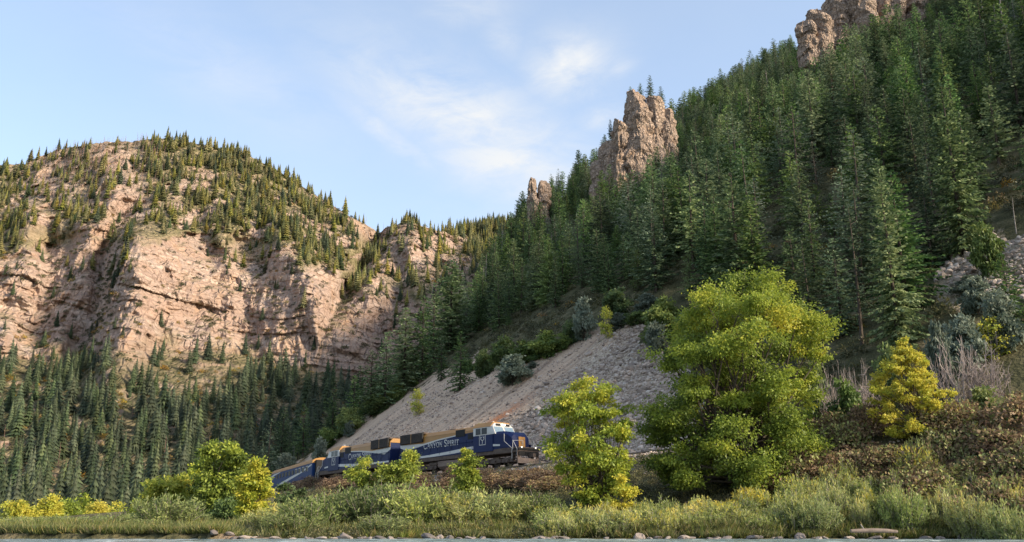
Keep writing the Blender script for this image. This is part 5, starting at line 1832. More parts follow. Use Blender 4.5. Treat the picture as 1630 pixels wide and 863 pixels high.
xt, yt, zt = dist_pix(1035, 276)
yt = min(yt, 330)
crag('rock_tower', 'tall square rock tower of tilted tan beds rising above the forest skyline', 'rock tower', [(992, 1046, 139, 285), (1022, 1068, 150, 285), (1048, 1086, 170, 280), (972, 1012, 184, 300), (954, 992, 222, 312), (938, 968, 254, 318), (1000, 1070, 222, 308)], yt)
xp, yp, zp = dist_pix(858, 334)
yp = min(yp, 380)
crag('rock_pinnacle', 'pair of narrow brown rock fingers on the skyline left of the big rock tower', 'rock pinnacle', [(838, 859, 281, 336), (856, 878, 285, 338), (846, 870, 306, 342)], yp)
xq, yq, zq = dist_pix(1420, 72)
yq = min(yq, 520)
crag('rock_crag', 'broken rocky crag with orange stains at the top of the wooded hill', 'crag', [(1270, 1306, 30, 78), (1286, 1336, 8, 76), (1312, 1372, -12, 64), (1352, 1412, -20, 54), (1394, 1452, -14, 54), (1436, 1492, -18, 48), (1480, 1526, -10, 44), (1330, 1376, 20, 60)], yq)
for px, by, ty, pr, lb in ((1036, 158, 120, FIRS[0], 'crooked little fir on the very top of the rock tower'), (1004, 166, 138, FIRS[4], 'small dark fir at the left corner of the rock tower top'), (1053, 172, 138, FIRS[3], 'small fir right of the crooked one on the rock tower top'),
                           (972, 216, 190, FIRS[2], 'small fir on the left shoulder of the rock tower'), (1020, 156, 132, FIRS[1], 'tiny fir between two others on top of the rock tower')):
    y = yt + 7
    u, e0 = pix_dir(px, by)
    plant('conifer_tree', pr, (u * y, y, EYE + e0 * y - 1.5), lb, 'conifer', 'firs on the rock tower', top_h(px, ty, y, EYE + e0 * y) + 1.5)

# ------------------------------------------------------------------ stones
sm_, nt, b = new_mat('scree_stone')
oi = N(nt, 'ShaderNodeObjectInfo')
pos = N(nt, 'ShaderNodeTexCoord').outputs['Object']
cst = ramp(nt, oi.outputs['Random'], [(0.0, (0.17, 0.13, 0.105)), (0.3, (0.34, 0.27, 0.22)), (0.6, (0.44, 0.35, 0.285)), (0.85, (0.52, 0.43, 0.36)), (1.0, (0.62, 0.55, 0.48))])
cst = mixc(nt, M_(nt, 'MULTIPLY', noise(nt, pos, 3.0, 5, 0.6), 0.5), cst, (0.18, 0.145, 0.12))
nt.links.new(cst, b.inputs['Base Color'])
b.inputs['Roughness'].default_value = 0.92
wm_, nt, b = new_mat('river_stone')
oi = N(nt, 'ShaderNodeObjectInfo')
pos = N(nt, 'ShaderNodeTexCoord').outputs['Object']
cst = ramp(nt, oi.outputs['Random'], [(0.0, (0.08, 0.07, 0.065)), (0.35, (0.17, 0.14, 0.125)), (0.7, (0.26, 0.21, 0.18)), (1.0, (0.36, 0.30, 0.26))])
cst = mixc(nt, M_(nt, 'MULTIPLY', noise(nt, pos, 2.2, 6, 0.65), 0.6), cst, (0.12, 0.10, 0.09))
nt.links.new(cst, b.inputs['Base Color'])
b.inputs['Roughness'].default_value = 0.8


def stone(seed, mat, flat=0.7, sub=1):
    bm = bmesh.new()
    bmesh.ops.create_icosphere(bm, subdivisions=sub, radius=0.5)
    rng = np.random.default_rng(seed)
    cut = rng.normal(size=(7, 3))
    cut /= np.linalg.norm(cut, axis=1)[:, None]
    for v in bm.verts:
        p = np.array(v.co)
        for c in cut:
            d_ = p @ c - 0.30
            if d_ > 0:
                p = p - c * d_ * 0.9
        p += rng.normal(0, 0.02, 3)
        v.co = (p[0] * 1.15, p[1], p[2] * flat)
    me = bpy.data.meshes.new('stone')
    bm.to_mesh(me)
    bm.free()
    me.materials.append(mat)
    return me


SCREE = [stone(i, sm_, 0.75) for i in range(5)]
c = np.stack([RNG.uniform(-62, 22, 150000), RNG.uniform(84, 200, 150000)], 1)
_, q, s = plane_h(c[:, 0], c[:, 1])
c = c[q > 3.6]
z = land(c[:, 0], c[:, 1])
px, py = to_pix(c[:, 0], c[:, 1], z)
dn = fbm(c[:, 0] / 7, c[:, 1] / 7, 0.1, 4)
jx = px + dn * 50
inT = in_poly(jx, py + fbm(c[:, 0] / 7, c[:, 1] / 7, 9.1, 4) * 50, TALUS)
_, q, s = plane_h(c[:, 0], c[:, 1])
grey = smooth(-97, -88, s + dn * 9)
ok = inT & (RNG.random(len(c)) < 0.15 + 0.85 * grey) & (c[:, 1] < crest_r(c[:, 0] / c[:, 1]) + 3)
c, z, q, grey = c[ok], z[ok], q[ok], grey[ok]
if len(c) > 32000:
    c, z, q, grey = c[:32000], z[:32000], q[:32000], grey[:32000]
sz = np.clip(RNG.lognormal(-1.15, 0.48, len(c)), 0.12, 1.1) * (0.75 + 0.35 * grey)
print('scree', len(c))
scatter('scree', SCREE, np.stack([c[:, 0], c[:, 1], z + sz * 0.10], 1), sz, np.stack([RNG.uniform(-.5, .5, len(c)), RNG.uniform(-.5, .5, len(c)), RNG.uniform(0, 6.28, len(c))], 1))
# second slide at the right edge
c = np.stack([RNG.uniform(40, 90, 20000), RNG.uniform(68, 110, 20000)], 1)
z = land(c[:, 0], c[:, 1])
px, py = to_pix(c[:, 0], c[:, 1], z)
dn = fbm(c[:, 0] / 7, c[:, 1] / 7, 0.1, 4)
ok = in_poly(px + dn * 50, py + dn * 40, TALUS2)
c, z = c[ok][:3500], z[ok][:3500]
sz = np.clip(RNG.lognormal(-1.0, 0.5, len(c)), 0.15, 1.2)
scatter('slide_rubble', SCREE, np.stack([c[:, 0], c[:, 1], z + sz * .1], 1), sz, np.stack([RNG.uniform(-.5, .5, len(c)), RNG.uniform(-.5, .5, len(c)), RNG.uniform(0, 6.28, len(c))], 1))
# ballast shoulder
n = 9000
dd_ = RNG.uniform(8, 110, n)
pt = np.array([track_at(d_)[0] for d_ in dd_])
tg = np.array([track_at(d_)[1] for d_ in dd_])
o = np.where(RNG.random(n) < 0.75, -1, 1) * RNG.uniform(1.5, 6.5, n) * RNG.uniform(0.5, 1, n)
nn = np.stack([tg[:, 1], -tg[:, 0]], 1)
p = pt + nn * o[:, None]
_, q, s = plane_h(p[:, 0], p[:, 1])
z = land(p[:, 0], p[:, 1])
z = np.where(np.abs(o) < 3.1, np.maximum(z, 6.05 + grade(s) + np.clip((3.1 - np.abs(o)) / 1.35, 0, 1) * 0.39), z)
ok = np.abs(o) > 1.45
sz = np.clip(RNG.lognormal(-1.75, 0.4, n), 0.08, 0.5)
scatter('ballast_rubble', SCREE, np.stack([p[:, 0], p[:, 1], z], 1)[ok], sz[ok], spin(int(ok.sum()), 0.5))


def big_stone(seed, loc, size, label, name='boulder', cat='boulder', mat=None, group=None):
    o = put(name, stone(seed, mat or wm_, 0.75, 3), None, label=label, category=cat)
    if group:
        o['group'] = group
    o.location = loc
    o.scale = size
    o.rotation_euler = (random.uniform(-.2, .2), random.uniform(-.2, .2), random.uniform(0, 6.28))
    return o


for px, py, s, lab in ((937, 565, 1.15, 'pale boulder lying high on the grey scree below the yellow shrub'), (1001, 556, .8, 'pale stone near the right edge of the scree top'), (1012, 578, .8, 'flat pale stone on the scree beside the big yellow-green tree'),
                       (912, 592, .7, 'tan stone in the upper middle of the grey scree'), (868, 640, .6, 'pale stone on the scree above the locomotive nose')):
    x, y, z = dist_pix(px, py)
    o = big_stone(int(px), (x, y, z + 0.1 * s), (s * 1.2, s, s), lab, mat=sm_)

# stones along the water's edge: the ones that stand out, then the rest of the row
def shore_stone(px, w, h, label, dy=0.0, group=None, seed=None):
    y = 50.0
    for _ in range(3):
        u, _e = pix_dir(px, 854)
        y = float(shore_y(u * y)) + dy
    x = u * y
    k = y / 1498.0
    return big_stone(seed or int(px * 3), (x, y, max(float(land(x, y)), 0.0) + h * k * 0.18), (w * k, w * k * 0.8, h * k * 1.3), label, 'river_rock', 'rock', wm_, group)


for px, w, h, lab in ((605, 20, 8, 'broad pale rock at the water edge below the willow thicket'), (622, 14, 6, 'low rock right of the broad pale one at the water edge'), (682, 26, 14, 'dark pile-topping rock at the water edge below the willows'), (700, 20, 11, 'dark angular rock beside the dark pile at the waterline'),
                     (716, 16, 10, 'small dark rock at the right end of the dark pile'), (716, 12, 9, 'brown stone among the dark rocks at the waterline'), (856, 24, 8, 'whitish flat rock at the water edge below the small yellow-green tree'), (1016, 22, 16, 'pinkish rock heap at the foot of the bank'), (1022, 12, 12, 'pink stone leaning on the pinkish heap'),
                     (1086, 26, 9, 'pale rock in the water below the big yellow-green tree'), (1062, 16, 6, 'small flat rock left of the pale one below the big tree'), (1156, 22, 7, 'flat pale rock left of the long grey one at the shore'), (1196, 34, 10, 'long grey rock at the shore right of the big tree'), (1275, 18, 18, 'dark upright boulder at the shore left of the driftwood log'),
                     (1350, 24, 8, 'flat rock at the left end of the driftwood log'), (1394, 26, 8, 'flat rock under the middle of the driftwood log'), (1420, 18, 7, 'small rock under the right end of the driftwood log'), (1240, 16, 6, 'tan stone by the grass left of the dark upright boulder'),
                     (548, 22, 18, 'upright orange-brown rock at the shore under the silvery willows'), (390, 30, 10, 'pale rock at the foot of the bare dirt bank'), (340, 22, 9, 'grey rock left of the dirt bank at the waterline')):
    shore_stone(px, w, h, lab, seed=int(px * 3 + w))
for i in range(64):
    px = random.uniform(300, 1640)
    shore_stone(px, random.uniform(8, 20), random.uniform(3.5, 7.5), 'small stone in the row along the water edge', random.uniform(-0.4, 0.5), 'small stones along the water edge', seed=900 + i % 12)

# driftwood log
lx, ly = pix_dir(1392, 847)[0] * 45.0, 45.0
log = empty('driftwood_log', (lx, ly, 0.36), 'bleached driftwood log lying on the rocks at the water edge', 'log', None, 0.05)
pts = [(-1.15, 0, .02), (-.7, .02, .03), (0, 0, .05), (.6, -.03, .03), (1.12, 0, -.01)]
put('trunk', MB().tube(pts, [.08, .10, .105, .10, .07], 10).mesh('trunk', plain('driftwood', (0.22, 0.17, 0.14), 0.85, 0, 0.4, 5.0)), log)
put('branch_stub', MB().tube([(-.5, 0, .1), (-.58, .05, .26), (-.6, .1, .34)], [.04, .03, .02], 6).mesh('branch_stub', GREYWOOD), log)

# ------------------------------------------------------------------ broadleaf trees and shrubs
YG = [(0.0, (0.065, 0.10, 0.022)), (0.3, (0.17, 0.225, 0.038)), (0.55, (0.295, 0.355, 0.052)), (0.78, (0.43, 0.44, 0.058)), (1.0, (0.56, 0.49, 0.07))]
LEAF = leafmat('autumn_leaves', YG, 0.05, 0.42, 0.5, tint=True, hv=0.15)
GREENLEAF = leafmat('shrub_leaves', [(0.0, (0.049, 0.084, 0.031)), (0.5, (0.119, 0.175, 0.049)), (1.0, (0.238, 0.280, 0.070))], 0.25, 0.35, 0.5, tint=True, hv=0.45)
GREYLEAF = leafmat('grey_leaves', [(0.0, (0.075, 0.106, 0.077)), (0.5, (0.156, 0.188, 0.138)), (1.0, (0.250, 0.275, 0.200))], 0.2, 0.3, 0.6, tint=True, hv=0.45)
WILLOW = leafmat('willow_leaves', [(0.0, (0.115, 0.153, 0.048)), (0.4, (0.257, 0.305, 0.096)), (0.7, (0.392, 0.411, 0.115)), (1.0, (0.595, 0.477, 0.058))], 0.35, 0.4, 0.6, tint=True, hv=0.45)
BRAMBLE = leafmat('bramble_leaves', [(0.0, (0.120, 0.077, 0.050)), (0.35, (0.240, 0.156, 0.094)), (0.6, (0.336, 0.246, 0.120)), (0.8, (0.240, 0.282, 0.090)), (1.0, (0.396, 0.408, 0.120))], 0.3, 0.3, 0.6, tint=True, hv=0.45)

# the big tree right of the middle
big_y = 58.5
bx, by_, bz = at_depth(1188, big_y)
K = big_y / 1440.0 * 1.0
prof = []
for row, l, r_ in ((796, 1062, 1250), (775, 1040, 1290), (750, 1030, 1310), (700, 1028, 1322), (650, 1030, 1318), (610, 1035, 1330), (570, 1046, 1346), (535, 1048, 1356), (510, 1062, 1345), (485, 1092, 1316), (466, 1112, 1290), (450, 1160, 1280), (438, 1205, 1268)):
    prof.append((top_h(1188, row, big_y, bz), (1188 - l) * K, (r_ - 1188) * K))
HB = prof[-1][0]
big = broadleaf(301, HB, [(max(a, 0.1) / HB, l, r_) for a, l, r_ in prof], 150, 1.12, 900, 0.185, LEAF,
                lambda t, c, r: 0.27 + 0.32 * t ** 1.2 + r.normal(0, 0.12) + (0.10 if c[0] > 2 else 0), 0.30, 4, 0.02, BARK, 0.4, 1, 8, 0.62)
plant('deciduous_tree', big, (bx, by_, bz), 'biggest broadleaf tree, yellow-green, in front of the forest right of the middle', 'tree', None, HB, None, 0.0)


def prof_tree(seed, px, y, rows, nl, lr, per, leaf, tint, label, trunk_r=0.12, stems=1, name='deciduous_tree', cat='tree', group=None, mat=None, droop=0.35, z0=None):
    x, yy_, z = at_depth(px, y)
    if z0 is not None:
        z = z0
    k = y / 1440.0
    pr = [(max(top_h(px, row, y, z), 0.05), max((px - l) * k, 0.05), max((r_ - px) * k, 0.05)) for row, l, r_ in rows]
    H = pr[-1][0]
    t = broadleaf(seed, H, [(a / H, l, r_) for a, l, r_ in pr], nl, lr, per, leaf, mat or LEAF, tint, trunk_r, stems, 0.02, None, droop)
    return plant(name, t, (x, yy_, z), label, cat, group, H, None, 0.0)


tn = lambda a, b_, sd: (lambda t, c, r: a + b_ * t + r.normal(0, sd))
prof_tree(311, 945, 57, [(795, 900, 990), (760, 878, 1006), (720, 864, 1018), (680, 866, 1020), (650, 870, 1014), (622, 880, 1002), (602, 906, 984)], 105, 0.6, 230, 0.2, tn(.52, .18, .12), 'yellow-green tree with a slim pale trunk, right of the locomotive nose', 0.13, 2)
prof_tree(312, 990, 53.2, [(815, 972, 1012), (798, 966, 1022), (778, 972, 1020), (752, 980, 1004)], 14, 0.34, 190, 0.16, tn(.84, .10, .08), 'small bright yellow sapling at the foot of the big tree', 0.04, 1)
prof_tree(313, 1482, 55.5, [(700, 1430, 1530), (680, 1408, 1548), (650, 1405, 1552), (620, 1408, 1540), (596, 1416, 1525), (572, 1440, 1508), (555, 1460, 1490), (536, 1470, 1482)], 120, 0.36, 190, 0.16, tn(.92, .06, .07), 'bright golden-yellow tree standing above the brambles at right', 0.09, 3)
prof_tree(314, 742, 80, [(788, 725, 760), (765, 714, 770), (745, 716, 772), (730, 722, 764), (718, 732, 756)], 22, 0.62, 230, 0.24, tn(.40, .16, .08), 'young yellow-green tree in front of the leading locomotive', 0.06, 2)
prof_tree(315, 570, 86, [(790, 552, 592), (765, 545, 598), (745, 550, 594), (728, 560, 586)], 20, 0.66, 210, 0.24, tn(.36, .16, .08), 'leafy young tree in front of the second locomotive', 0.06, 2)
prof_tree(316, 650, 85, [(765, 628, 665), (748, 622, 666), (732, 630, 664), (720, 640, 660)], 18, 0.62, 210, 0.24, tn(.44, .16, .08), 'young tree between the two locomotives, right of the other one', 0.05, 2)
prof_tree(317, 615, 85, [(768, 596, 634), (752, 594, 638), (738, 602, 630)], 13, 0.6, 200, 0.24, tn(.40, .16, .08), 'low bushy young tree left of the gap between the locomotives', 0.05, 2)
# the clump at the left end of the bank
prof_tree(321, 345, 92, [(825, 305, 385), (800, 300, 392), (770, 300, 398), (745, 304, 398), (722, 306, 390), (704, 318, 372)], 60, 1.0, 260, 0.32, tn(.18, .28, .12), 'tall green tree with a flat crown at the left end of the bank', 0.18, 2)
prof_tree(322, 262, 96, [(845, 232, 290), (815, 214, 300), (790, 212, 306), (770, 222, 310), (757, 246, 296)], 44, 0.95, 250, 0.32, tn(.36, .26, .12), 'round green tree left of the flat-crowned one', 0.14, 3)
prof_tree(323, 402, 74, [(842, 384, 412), (820, 378, 420), (795, 374, 424), (765, 376, 425), (745, 382, 420), (734, 394, 412)], 46, 0.62, 250, 0.25, tn(.68, .14, .10), 'yellow-leaved tree at the tip of the bank by the last carriage', 0.11, 1)
prof_tree(324, 312, 98, [(835, 282, 335), (800, 275, 345), (770, 278, 338), (745, 290, 325)], 34, 0.9, 230, 0.32, tn(.12, .24, .12), 'grey-green tree between the round and the flat-crowned one', 0.12, 2)
prof_tree(325, 220, 104, [(845, 200, 240), (825, 196, 245), (805, 205, 240), (790, 212, 230)], 16, 0.8, 220, 0.32, tn(.50, .2, .12), 'low yellow-tinged bush tree left of the round green tree', 0.08, 2)
prof_tree(326, 446, 92, [(812, 438, 456), (795, 436, 458), (782, 438, 456), (768, 442, 452)], 16, 0.75, 240, 0.28, tn(.0, .16, .06), 'dark green bush hiding the far end of the carriage', 0.07, 3, 'shrub', 'bush', None, GREENLEAF)
prof_tree(327, 472, 88, [(810, 462, 484), (800, 460, 486), (790, 462, 482), (780, 468, 478)], 13, 0.62, 220, 0.26, tn(.1, .2, .06), 'dark green bush below the carriage, right of its twin', 0.06, 3, 'shrub', 'bush', None, GREENLEAF)
prof_tree(328, 360, 82, [(848, 335, 390), (828, 328, 398), (808, 338, 392), (795, 350, 380)], 22, 0.7, 220, 0.26, tn(.05, .2, .08), 'dark bush under the tall flat-crowned tree', 0.06, 3, 'shrub', 'bush', None, GREENLEAF)
# yellow bushes far down the bank at the left
for i, (px, l, r_, top, a, lab) in enumerate(((25, -10, 60, 800, .82, 'yellow bush at the lower left corner'), (75, 48, 105, 790, .86, 'tall yellow bush in the row at lower left'), (105, 82, 130, 793, .30, 'green round bush among the yellow ones at lower left'), (150, 122, 178, 803, .92, 'yellow-orange bush at the right end of the row at lower left'),
                                         (55, 35, 78, 812, .66, 'lower yellow-green bush in front of the row at lower left'), (128, 108, 150, 790, .34, 'dull green bush behind the yellow row at lower left'), (180, 166, 200, 806, .62, 'small yellow-green bush right of the yellow row'))):
    prof_tree(330 + i, px, 150 + 4 * i, [(850, px - (px - l) * .8, px + (r_ - px) * .8), (832, l, r_), ((850 + 2 * top) / 3, px - (px - l) * .8, px + (r_ - px) * .8), (top, px - (px - l) * .4, px + (r_ - px) * .4)], 18, 1.15, 170, 0.42, tn(a, .14, .10), lab, 0.08, 3, 'shrub', 'bush', 'autumn bushes on the flat at lower left')

# shrubs on the hill, placed one by one
SHR = [broadleaf(340 + i, 2.4, [(0.06, 1.1, 1.1), (0.4, 1.5, 1.5), (0.75, 1.2, 1.2), (1.0, 0.5, 0.5)], 26, 0.48, 170, 0.24, GREENLEAF, tn((.15, .45, .3)[i], .3, .12), 0.06, 4) for i in range(3)]
SHG = [broadleaf(350 + i, 2.4, [(0.06, 1.1, 1.1), (0.4, 1.4, 1.4), (0.75, 1.1, 1.1), (1.0, 0.5, 0.5)], 24, 0.48, 170, 0.22, GREYLEAF, tn(.2, .4, .12), 0.06, 4) for i in range(2)]
SHY = [broadleaf(355, 2.4, [(0.06, .6, .6), (0.4, .9, .9), (0.75, .7, .7), (1.0, 0.3, 0.3)], 34, 0.26, 42, 0.15, LEAF, tn(.72, .12, .10), 0.05, 4, 0.0, TWIG)]
BARE = [bare_shrub(360 + i, 3.0, 1.6) for i in range(2)]
for px, by, ty, w, pr, lab in (
    (930, 542, 476, 44, SHG[0], 'blue-grey shrub at the top of the scree, left of the yellow one'), (966, 540, 484, 30, SHY[0], 'pale yellow shrub at the top of the grey scree'),
    (1062, 545, 478, 84, SHR[1], 'bright green spreading shrub right of the scree top'), (1046, 566, 516, 48, SHG[1], 'dark grey-green shrub at the upper right edge of the scree'), (1098, 575, 505, 60, SHR[0], 'dark shrub tucked behind the left edge of the big tree'),
    (868, 570, 530, 66, SHR[1], 'green shrub at the upper left edge of the scree'), (818, 612, 566, 66, SHG[0], 'round grey-green shrub on the left part of the scree'), (800, 585, 540, 50, SHR[0], 'dark juniper-like shrub above the round one on the scree'),
    (908, 548, 512, 30, SHR[0], 'small dark shrub left of the blue-grey one'), (838, 578, 544, 50, SHR[1], 'yellowish shrub between the scree and the forest'), (770, 600, 560, 34, SHR[0], 'low dark shrub right of the lone bushy fir'), (664, 662, 616, 30, SHY[0], 'thin yellow-green shrub alone on the pink scree'),
    (765, 690, 672, 20, SHY[0], 'small yellow shrub directly above the locomotive roof'), (556, 696, 672, 22, SHG[1], 'small grey shrub on the pink scree above the second locomotive'), (508, 745, 700, 30, SHG[1], 'pale grey-green shrub behind the roof of the carriage'), (455, 752, 722, 36, SHG[0], 'grey-green shrub at the bottom tip of the scree'),
    (600, 660, 630, 52, SHR[0], 'dark shrub on the lower left edge of the scree'), (556, 690, 650, 46, SHR[1], 'olive shrub on the left edge of the scree above the train'), (520, 716, 684, 40, SHR[0], 'dark olive shrub low on the left edge of the scree'), (630, 640, 612, 36, SHR[1], 'olive shrub under the broad dark conifer at the scree edge'),
    (985, 505, 462, 60, SHR[0], 'dark shrub behind the pale yellow one'), (1030, 500, 470, 50, SHG[1], 'dull grey-green shrub in the clearing above the scree'), (1150, 505, 440, 60, SHR[0], 'dark shrub behind the top left of the big tree'),
    (1575, 440, 360, 56, SHR[1], 'light green shrub in front of the huge dark conifer'), (1545, 470, 440, 60, SHG[0], 'blue-grey shrub below the rocky clearing'), (1600, 560, 470, 80, SHG[1], 'tall grey-green shrub at the right edge'),
    (1560, 500, 442, 60, SHG[0], 'dark blue-grey shrub beside the rocky clearing')):
    x, y, z = dist_pix(px, by)
    plant('shrub', pr, (x, y, z - 0.1), lab, 'shrub', 'shrubs on the right-hand hill', max(top_h(px, ty, y, z), 0.6), w * y / 1440.0 * 0.5)
edge = [(640, 628), (665, 612), (685, 596), (705, 588), (745, 592), (780, 578), (850, 582), (880, 556), (895, 560), (920, 532), (985, 520), (1000, 516), (1020, 520), (1035, 536), (1058, 560), (575, 664), (590, 650), (535, 696), (500, 716), (485, 726), (1075, 575), (760, 572)]
for i, (px, by) in enumerate(edge):
    x, y, z = dist_pix(px + random.uniform(-6, 6), by + random.uniform(-4, 6))
    pr = (SHR[0], SHR[1], SHG[0], SHR[2])[i % 4]
    h = random.uniform(1.0, 2.4)
    plant('shrub', pr, (x, y, z - 0.1), 'low olive shrub in the ragged fringe along the upper edge of the scree', 'shrub', 'shrubs fringing the scree', h, h * random.uniform(0.6, 0.95))
for px, y, ty, w, pr, lab in (
    (1350, 62, 572, 64, BARE[0], 'leafless grey-brown thicket right of the big tree'), (1395, 63, 568, 60, BARE[1], 'leafless pale thicket behind the golden tree'), (1555, 62, 532, 90, BARE[0], 'big leafless grey thicket right of the golden tree'), (1605, 61, 540, 80, BARE[1], 'leafless grey thicket at the right edge of the picture'),
    (1365, 60, 612, 66, SHR[0], 'dark green shrub between the big tree and the golden tree'), (1600, 57, 618, 70, SHR[1], 'green shrub low at the right edge above the brambles'), (1575, 66, 508, 80, SHG[1], 'tall pale green shrub above the leafless thicket at right'), (1530, 64, 520, 50, SHG[0], 'grey-green shrub rising behind the golden tree'),
    (1625, 66, 500, 60, SHY[0], 'tan-leaved shrub at the right edge above the leafless thicket'), (1320, 66, 590, 50, SHR[0], 'dark shrub just right of the big tree'), (1440, 66, 560, 60, SHR[0], 'dark green shrub behind the top of the golden tree'), (1545, 57.5, 640, 40, SHG[1], 'small pale shrub right of the golden tree foot')):
    x, y, z = at_depth(px, y)
    plant('shrub', pr, (x, y, z - 0.1), lab, 'shrub', 'shrubs above the track at right', max(top_h(px, ty, y, z), 0.6), w * y / 1440.0 * 0.5)

# thicket of brambles, willows and herbs on the bank
BR_ = [thicket(370 + i, 1.5, 1.6, 0.17, BRAMBLE, (lambda P, r: np.clip(0.20 + 0.18 * P[:, 2] / 1.5 + r.normal(0, .16, len(P)), 0, 1)), 2600) for i in range(2)]
BRG = [thicket(375 + i, 1.6, 1.7, 0.18, BRAMBLE, (lambda P, r: np.clip(0.48 + 0.25 * P[:, 2] / 1.5 + r.normal(0, .25, len(P)), 0, 1)), 2800) for i in range(2)]
WIL = [wands(380 + i, 2.4, 1.4, 120, 0.22, WILLOW, (lambda a: (lambda u, r: a + 0.22 * u))((.04, .22, .40)[i]), 52) for i in range(3)]
HERB = [wands(390 + i, 1.5, 0.9, 60, 0.17, WILLOW, (lambda a, c_: (lambda u, r: a + c_ * u ** 3))((.34, .36, .24)[i], (.25, .62, .30)[i]), 34) for i in range(3)]
WP = ('stems', 'foliage')


def bank_at(px, y, k=1):
    u, _ = pix_dir(px, 843.0)
    return u * y, y, float(land(u * y, y))


n_ = 0
for i in range(98):
    right = i >= 46
    px = random.uniform(1232, 1760) if right else random.uniform(470, 900)
    u, _ = pix_dir(px, 843)
    yt_ = np.interp(u, np.array([a / b_ for a, b_ in LINE])[::-1], LINE[::-1, 1])
    y = (yt_ - random.uniform(7.5, 16.0)) if not right else (yt_ - random.uniform(2.6, 9.5))
    if not right and px > 790:
        y = yt_ - random.uniform(12, 18)
    x, y, z = bank_at(px, y)
    pr = random.choice(BRG if (right and random.random() < .7) else BR_)
    lab = 'tangled green-brown bramble bush on the bank below the track at right' if right else 'reddish-brown bramble bush on the bank below the train'
    plant('bramble_bush', pr, (x, y, z - 0.15), lab, 'bush', 'green-brown brambles at right' if right else 'reddish brambles below the train', random.uniform(1.1, 1.9) * (1.15 if right else 0.9 if px < 640 else 0.65), random.uniform(1.5, 2.3), parts=WP)
for px, y, h, w, pr, lab in (
    (500, 52.0, 2.5, 2.0, WIL[0], 'silvery willow bush at the left of the willow thicket'), (470, 50.0, 1.5, 1.8, WIL[0], 'low silvery willow near the dirt bank'), (545, 54.0, 2.8, 2.0, WIL[0], 'silvery-green willow bush, second from the left'), (590, 53.0, 3.3, 2.2, WIL[0], 'tall grey-green willow bush below the second locomotive'),
    (635, 54.0, 3.2, 2.1, WIL[1], 'yellow-tipped willow bush below the gap between the locomotives'), (665, 52.0, 2.9, 1.9, WIL[1], 'light green willow bush in the middle of the thicket'), (700, 53.0, 2.8, 1.9, WIL[1], 'yellow-green willow bush below the fuel tank'), (735, 52.0, 2.4, 1.8, WIL[2], 'yellow willow bush in front of the leading locomotive'),
    (770, 53.0, 2.7, 1.9, WIL[2], 'golden willow bush at the right of the thicket'), (805, 53.0, 2.3, 1.8, WIL[1], 'grey-green willow bush under the locomotive nose'), (850, 53.0, 2.4, 1.8, WIL[0], 'olive willow bush left of the slim-trunked tree'), (520, 57.0, 2.2, 1.6, WIL[2], 'yellowish willow bush behind the silvery ones'),
    (445, 54.0, 2.0, 1.7, WIL[2], 'yellow-green bush on the slope of the dirt bank'), (470, 60.0, 1.8, 1.8, WIL[2], 'lime-coloured bush below the carriage'), (420, 58.0, 1.6, 1.3, WIL[2], 'low yellow bush on the dirt bank'), (265, 58.0, 2.6, 2.0, WIL[0], 'silvery grey willow bush at the foot of the left tree clump'),
    (20, 60.0, 1.3, 1.6, WIL[1], 'low grey-green bush at the left edge of the flat'), (95, 66.0, 1.4, 1.7, WIL[0], 'silvery low bush on the flat below the yellow bushes'), (140, 58.0, 1.1, 1.5, WIL[1], 'low pale bush near the water at left'), (190, 62.0, 1.5, 1.8, WIL[0], 'pale silvery bush left of the grey willow'), (225, 74.0, 1.6, 1.6, WIL[2], 'yellow-green low bush under the round green tree'), (58, 72.0, 1.2, 1.6, WIL[2], 'low yellowish bush on the flat at lower left'), (235, 55.0, 1.0, 1.4, WIL[1], 'small pale bush by the water left of the grey willow'), (300, 62.0, 1.8, 1.6, WIL[0], 'low silvery bush right of the grey willow at left'), (610, 49.0, 1.4, 1.4, WIL[1], 'low green willow at the water edge'), (890, 51.0, 1.8, 1.5, WIL[0], 'grey-green willow left of the yellow sapling'), (1040, 50.5, 1.5, 1.5, WIL[0], 'grey-green low willow below the big tree'),
    (1600, 44.5, 2.9, 1.3, WIL[2], 'tall yellow-green willow at the right edge of the bank'), (1545, 45.5, 2.6, 1.0, WIL[2], 'slim yellow willow right of the driftwood log'), (1625, 43.5, 2.5, 1.2, WIL[1], 'light green willow in the lower right corner'), (1440, 46.8, 2.6, 1.1, WIL[0], 'grey-green tall willow behind the driftwood log'),
    (1300, 47.5, 2.2, 1.2, WIL[0], 'grey-green willow left of the driftwood log')):
    x, y, z = bank_at(px, y)
    plant('willow_bush', pr, (x, y, z - 0.1), lab, 'bush', 'willows along the bank', h, w, parts=WP)
for i in range(185):
    px = random.uniform(860, 1650)
    u, _ = pix_dir(px, 843)
    y0 = 50.0
    for _k in range(3):
        y0 = float(shore_y(u * y0)) + 0.8
    y = y0 + random.uniform(0.6, 7.5 if px > 1050 else 6)
    x, y, z = bank_at(px, y)
    j = random.choice((0, 0, 1, 2, 2))
    plant('tall_herb', HERB[j], (x, y, z - 0.05), ('pale green tall herb in the weedy strip along the bank', 'yellow-flowered tall herb in the weedy strip along the bank', 'grey-green tall herb in the weedy strip along the bank')[j], 'herb', 'tall herbs of the weedy strip',
          random.uniform(1.0, 2.0) * (1.2 if px > 1250 else 0.9), random.uniform(0.6, 1.05), parts=WP)

# grass: blades nobody could count
GRASS = leafmat('grass_blades', [(0.0, (0.071, 0.098, 0.023)), (0.5, (0.153, 0.178, 0.043)), (0.8, (0.255, 0.234, 0.072)), (1.0, (0.367, 0.271, 0.106))], 0.5, 0.35)


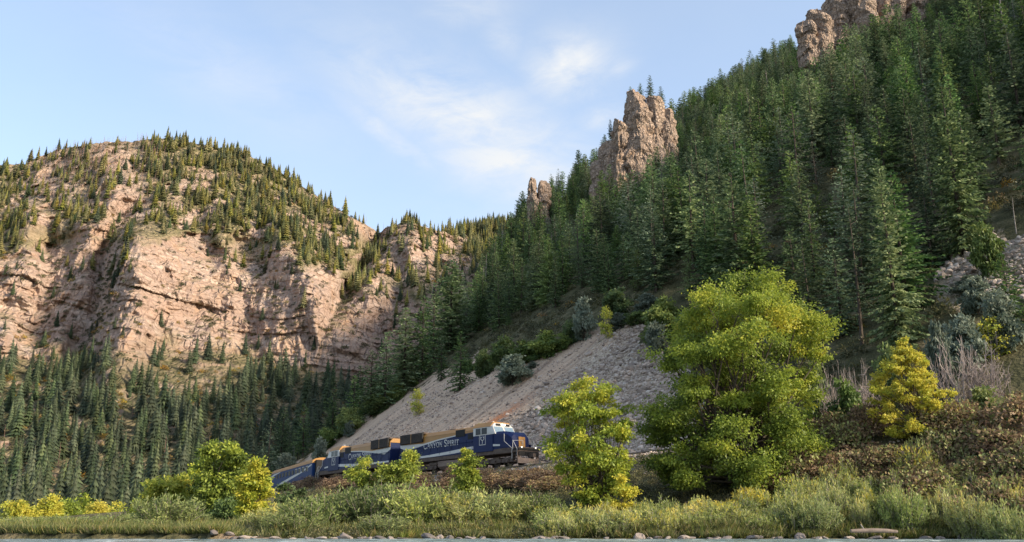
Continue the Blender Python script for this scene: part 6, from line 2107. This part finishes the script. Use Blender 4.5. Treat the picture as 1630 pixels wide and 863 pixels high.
def grass_tuft(seed, n=34, H=0.55, R=0.22):
    rng = np.random.default_rng(seed)
    a = rng.uniform(0, 6.28, n)
    rr = np.sqrt(rng.random(n)) * R
    P = np.stack([np.cos(a) * rr, np.sin(a) * rr, np.full(n, -0.03)], 1)
    d = np.stack([np.cos(a) * 0.35, np.sin(a) * 0.35, np.ones(n)], 1) + rng.normal(0, 0.22, (n, 3))
    v, f = kites(P, d, H * rng.uniform(.6, 1.2, n), 0.028, rng, 0.0)
    return mesh_np('tuft', v, f, GRASS)


GT = [grass_tuft(400 + i) for i in range(4)]
n = 26000
px = RNG.uniform(-40, 1680, n)
u = (px - 815) / 1498.0
off = RNG.random(n) ** 1.8
y = 50.0
for _k in range(4):
    y = shore_y(u * y) + 0.25
left = px < 430
y = y + off * np.where(left, 45, np.where(px < 900, 16, 8))
x = u * y
z = land(x, y)
_, q, s = plane_h(x, y)
ok = (q < -5.5) & (z > 0.05) & (RNG.random(n) < np.where((px > 350) & (px < 470), 0.3, np.where((px > 470) & (px < 880), 0.55, 1)))
x, y, z, off = x[ok], y[ok], z[ok], off[ok]
k = RNG.uniform(0.5, 1.3, len(x)) * np.where(off > 0.15, 1.15, 0.7)
scatter('grass', GT, np.stack([x, y, z], 1), np.stack([k * 1.6, k * 1.6, k], 1), spin(len(x), 0.12))
# low weeds between the shrubs of the bank
n = 5200
px = RNG.uniform(380, 1680, n)
u = (px - 815) / 1498.0
yt_ = np.interp(u, np.array([a / b_ for a, b_ in LINE])[::-1], LINE[::-1, 1])
y0 = 50.0
for _k in range(3):
    y0 = shore_y(u * y0) + 1.0
y = y0 + RNG.random(n) * np.maximum(yt_ - 5.5 - y0, 0.5)
x = u * y
z = land(x, y)
WEED = [tuft(420 + i, m_, 110, 1, 1.1, 0.16) for i, m_ in enumerate((SHRUB_G, SHRUB_G, leafmat('weed_leaves', [(0.0, (0.11, 0.12, 0.04)), (0.6, (0.22, 0.21, 0.07)), (1.0, (0.36, 0.28, 0.09))], 0.5, 0.3)))]
scatter('weeds', WEED, np.stack([x, y, z - 0.05], 1), RNG.uniform(0.25, 0.75, n), spin(n, 0.15))
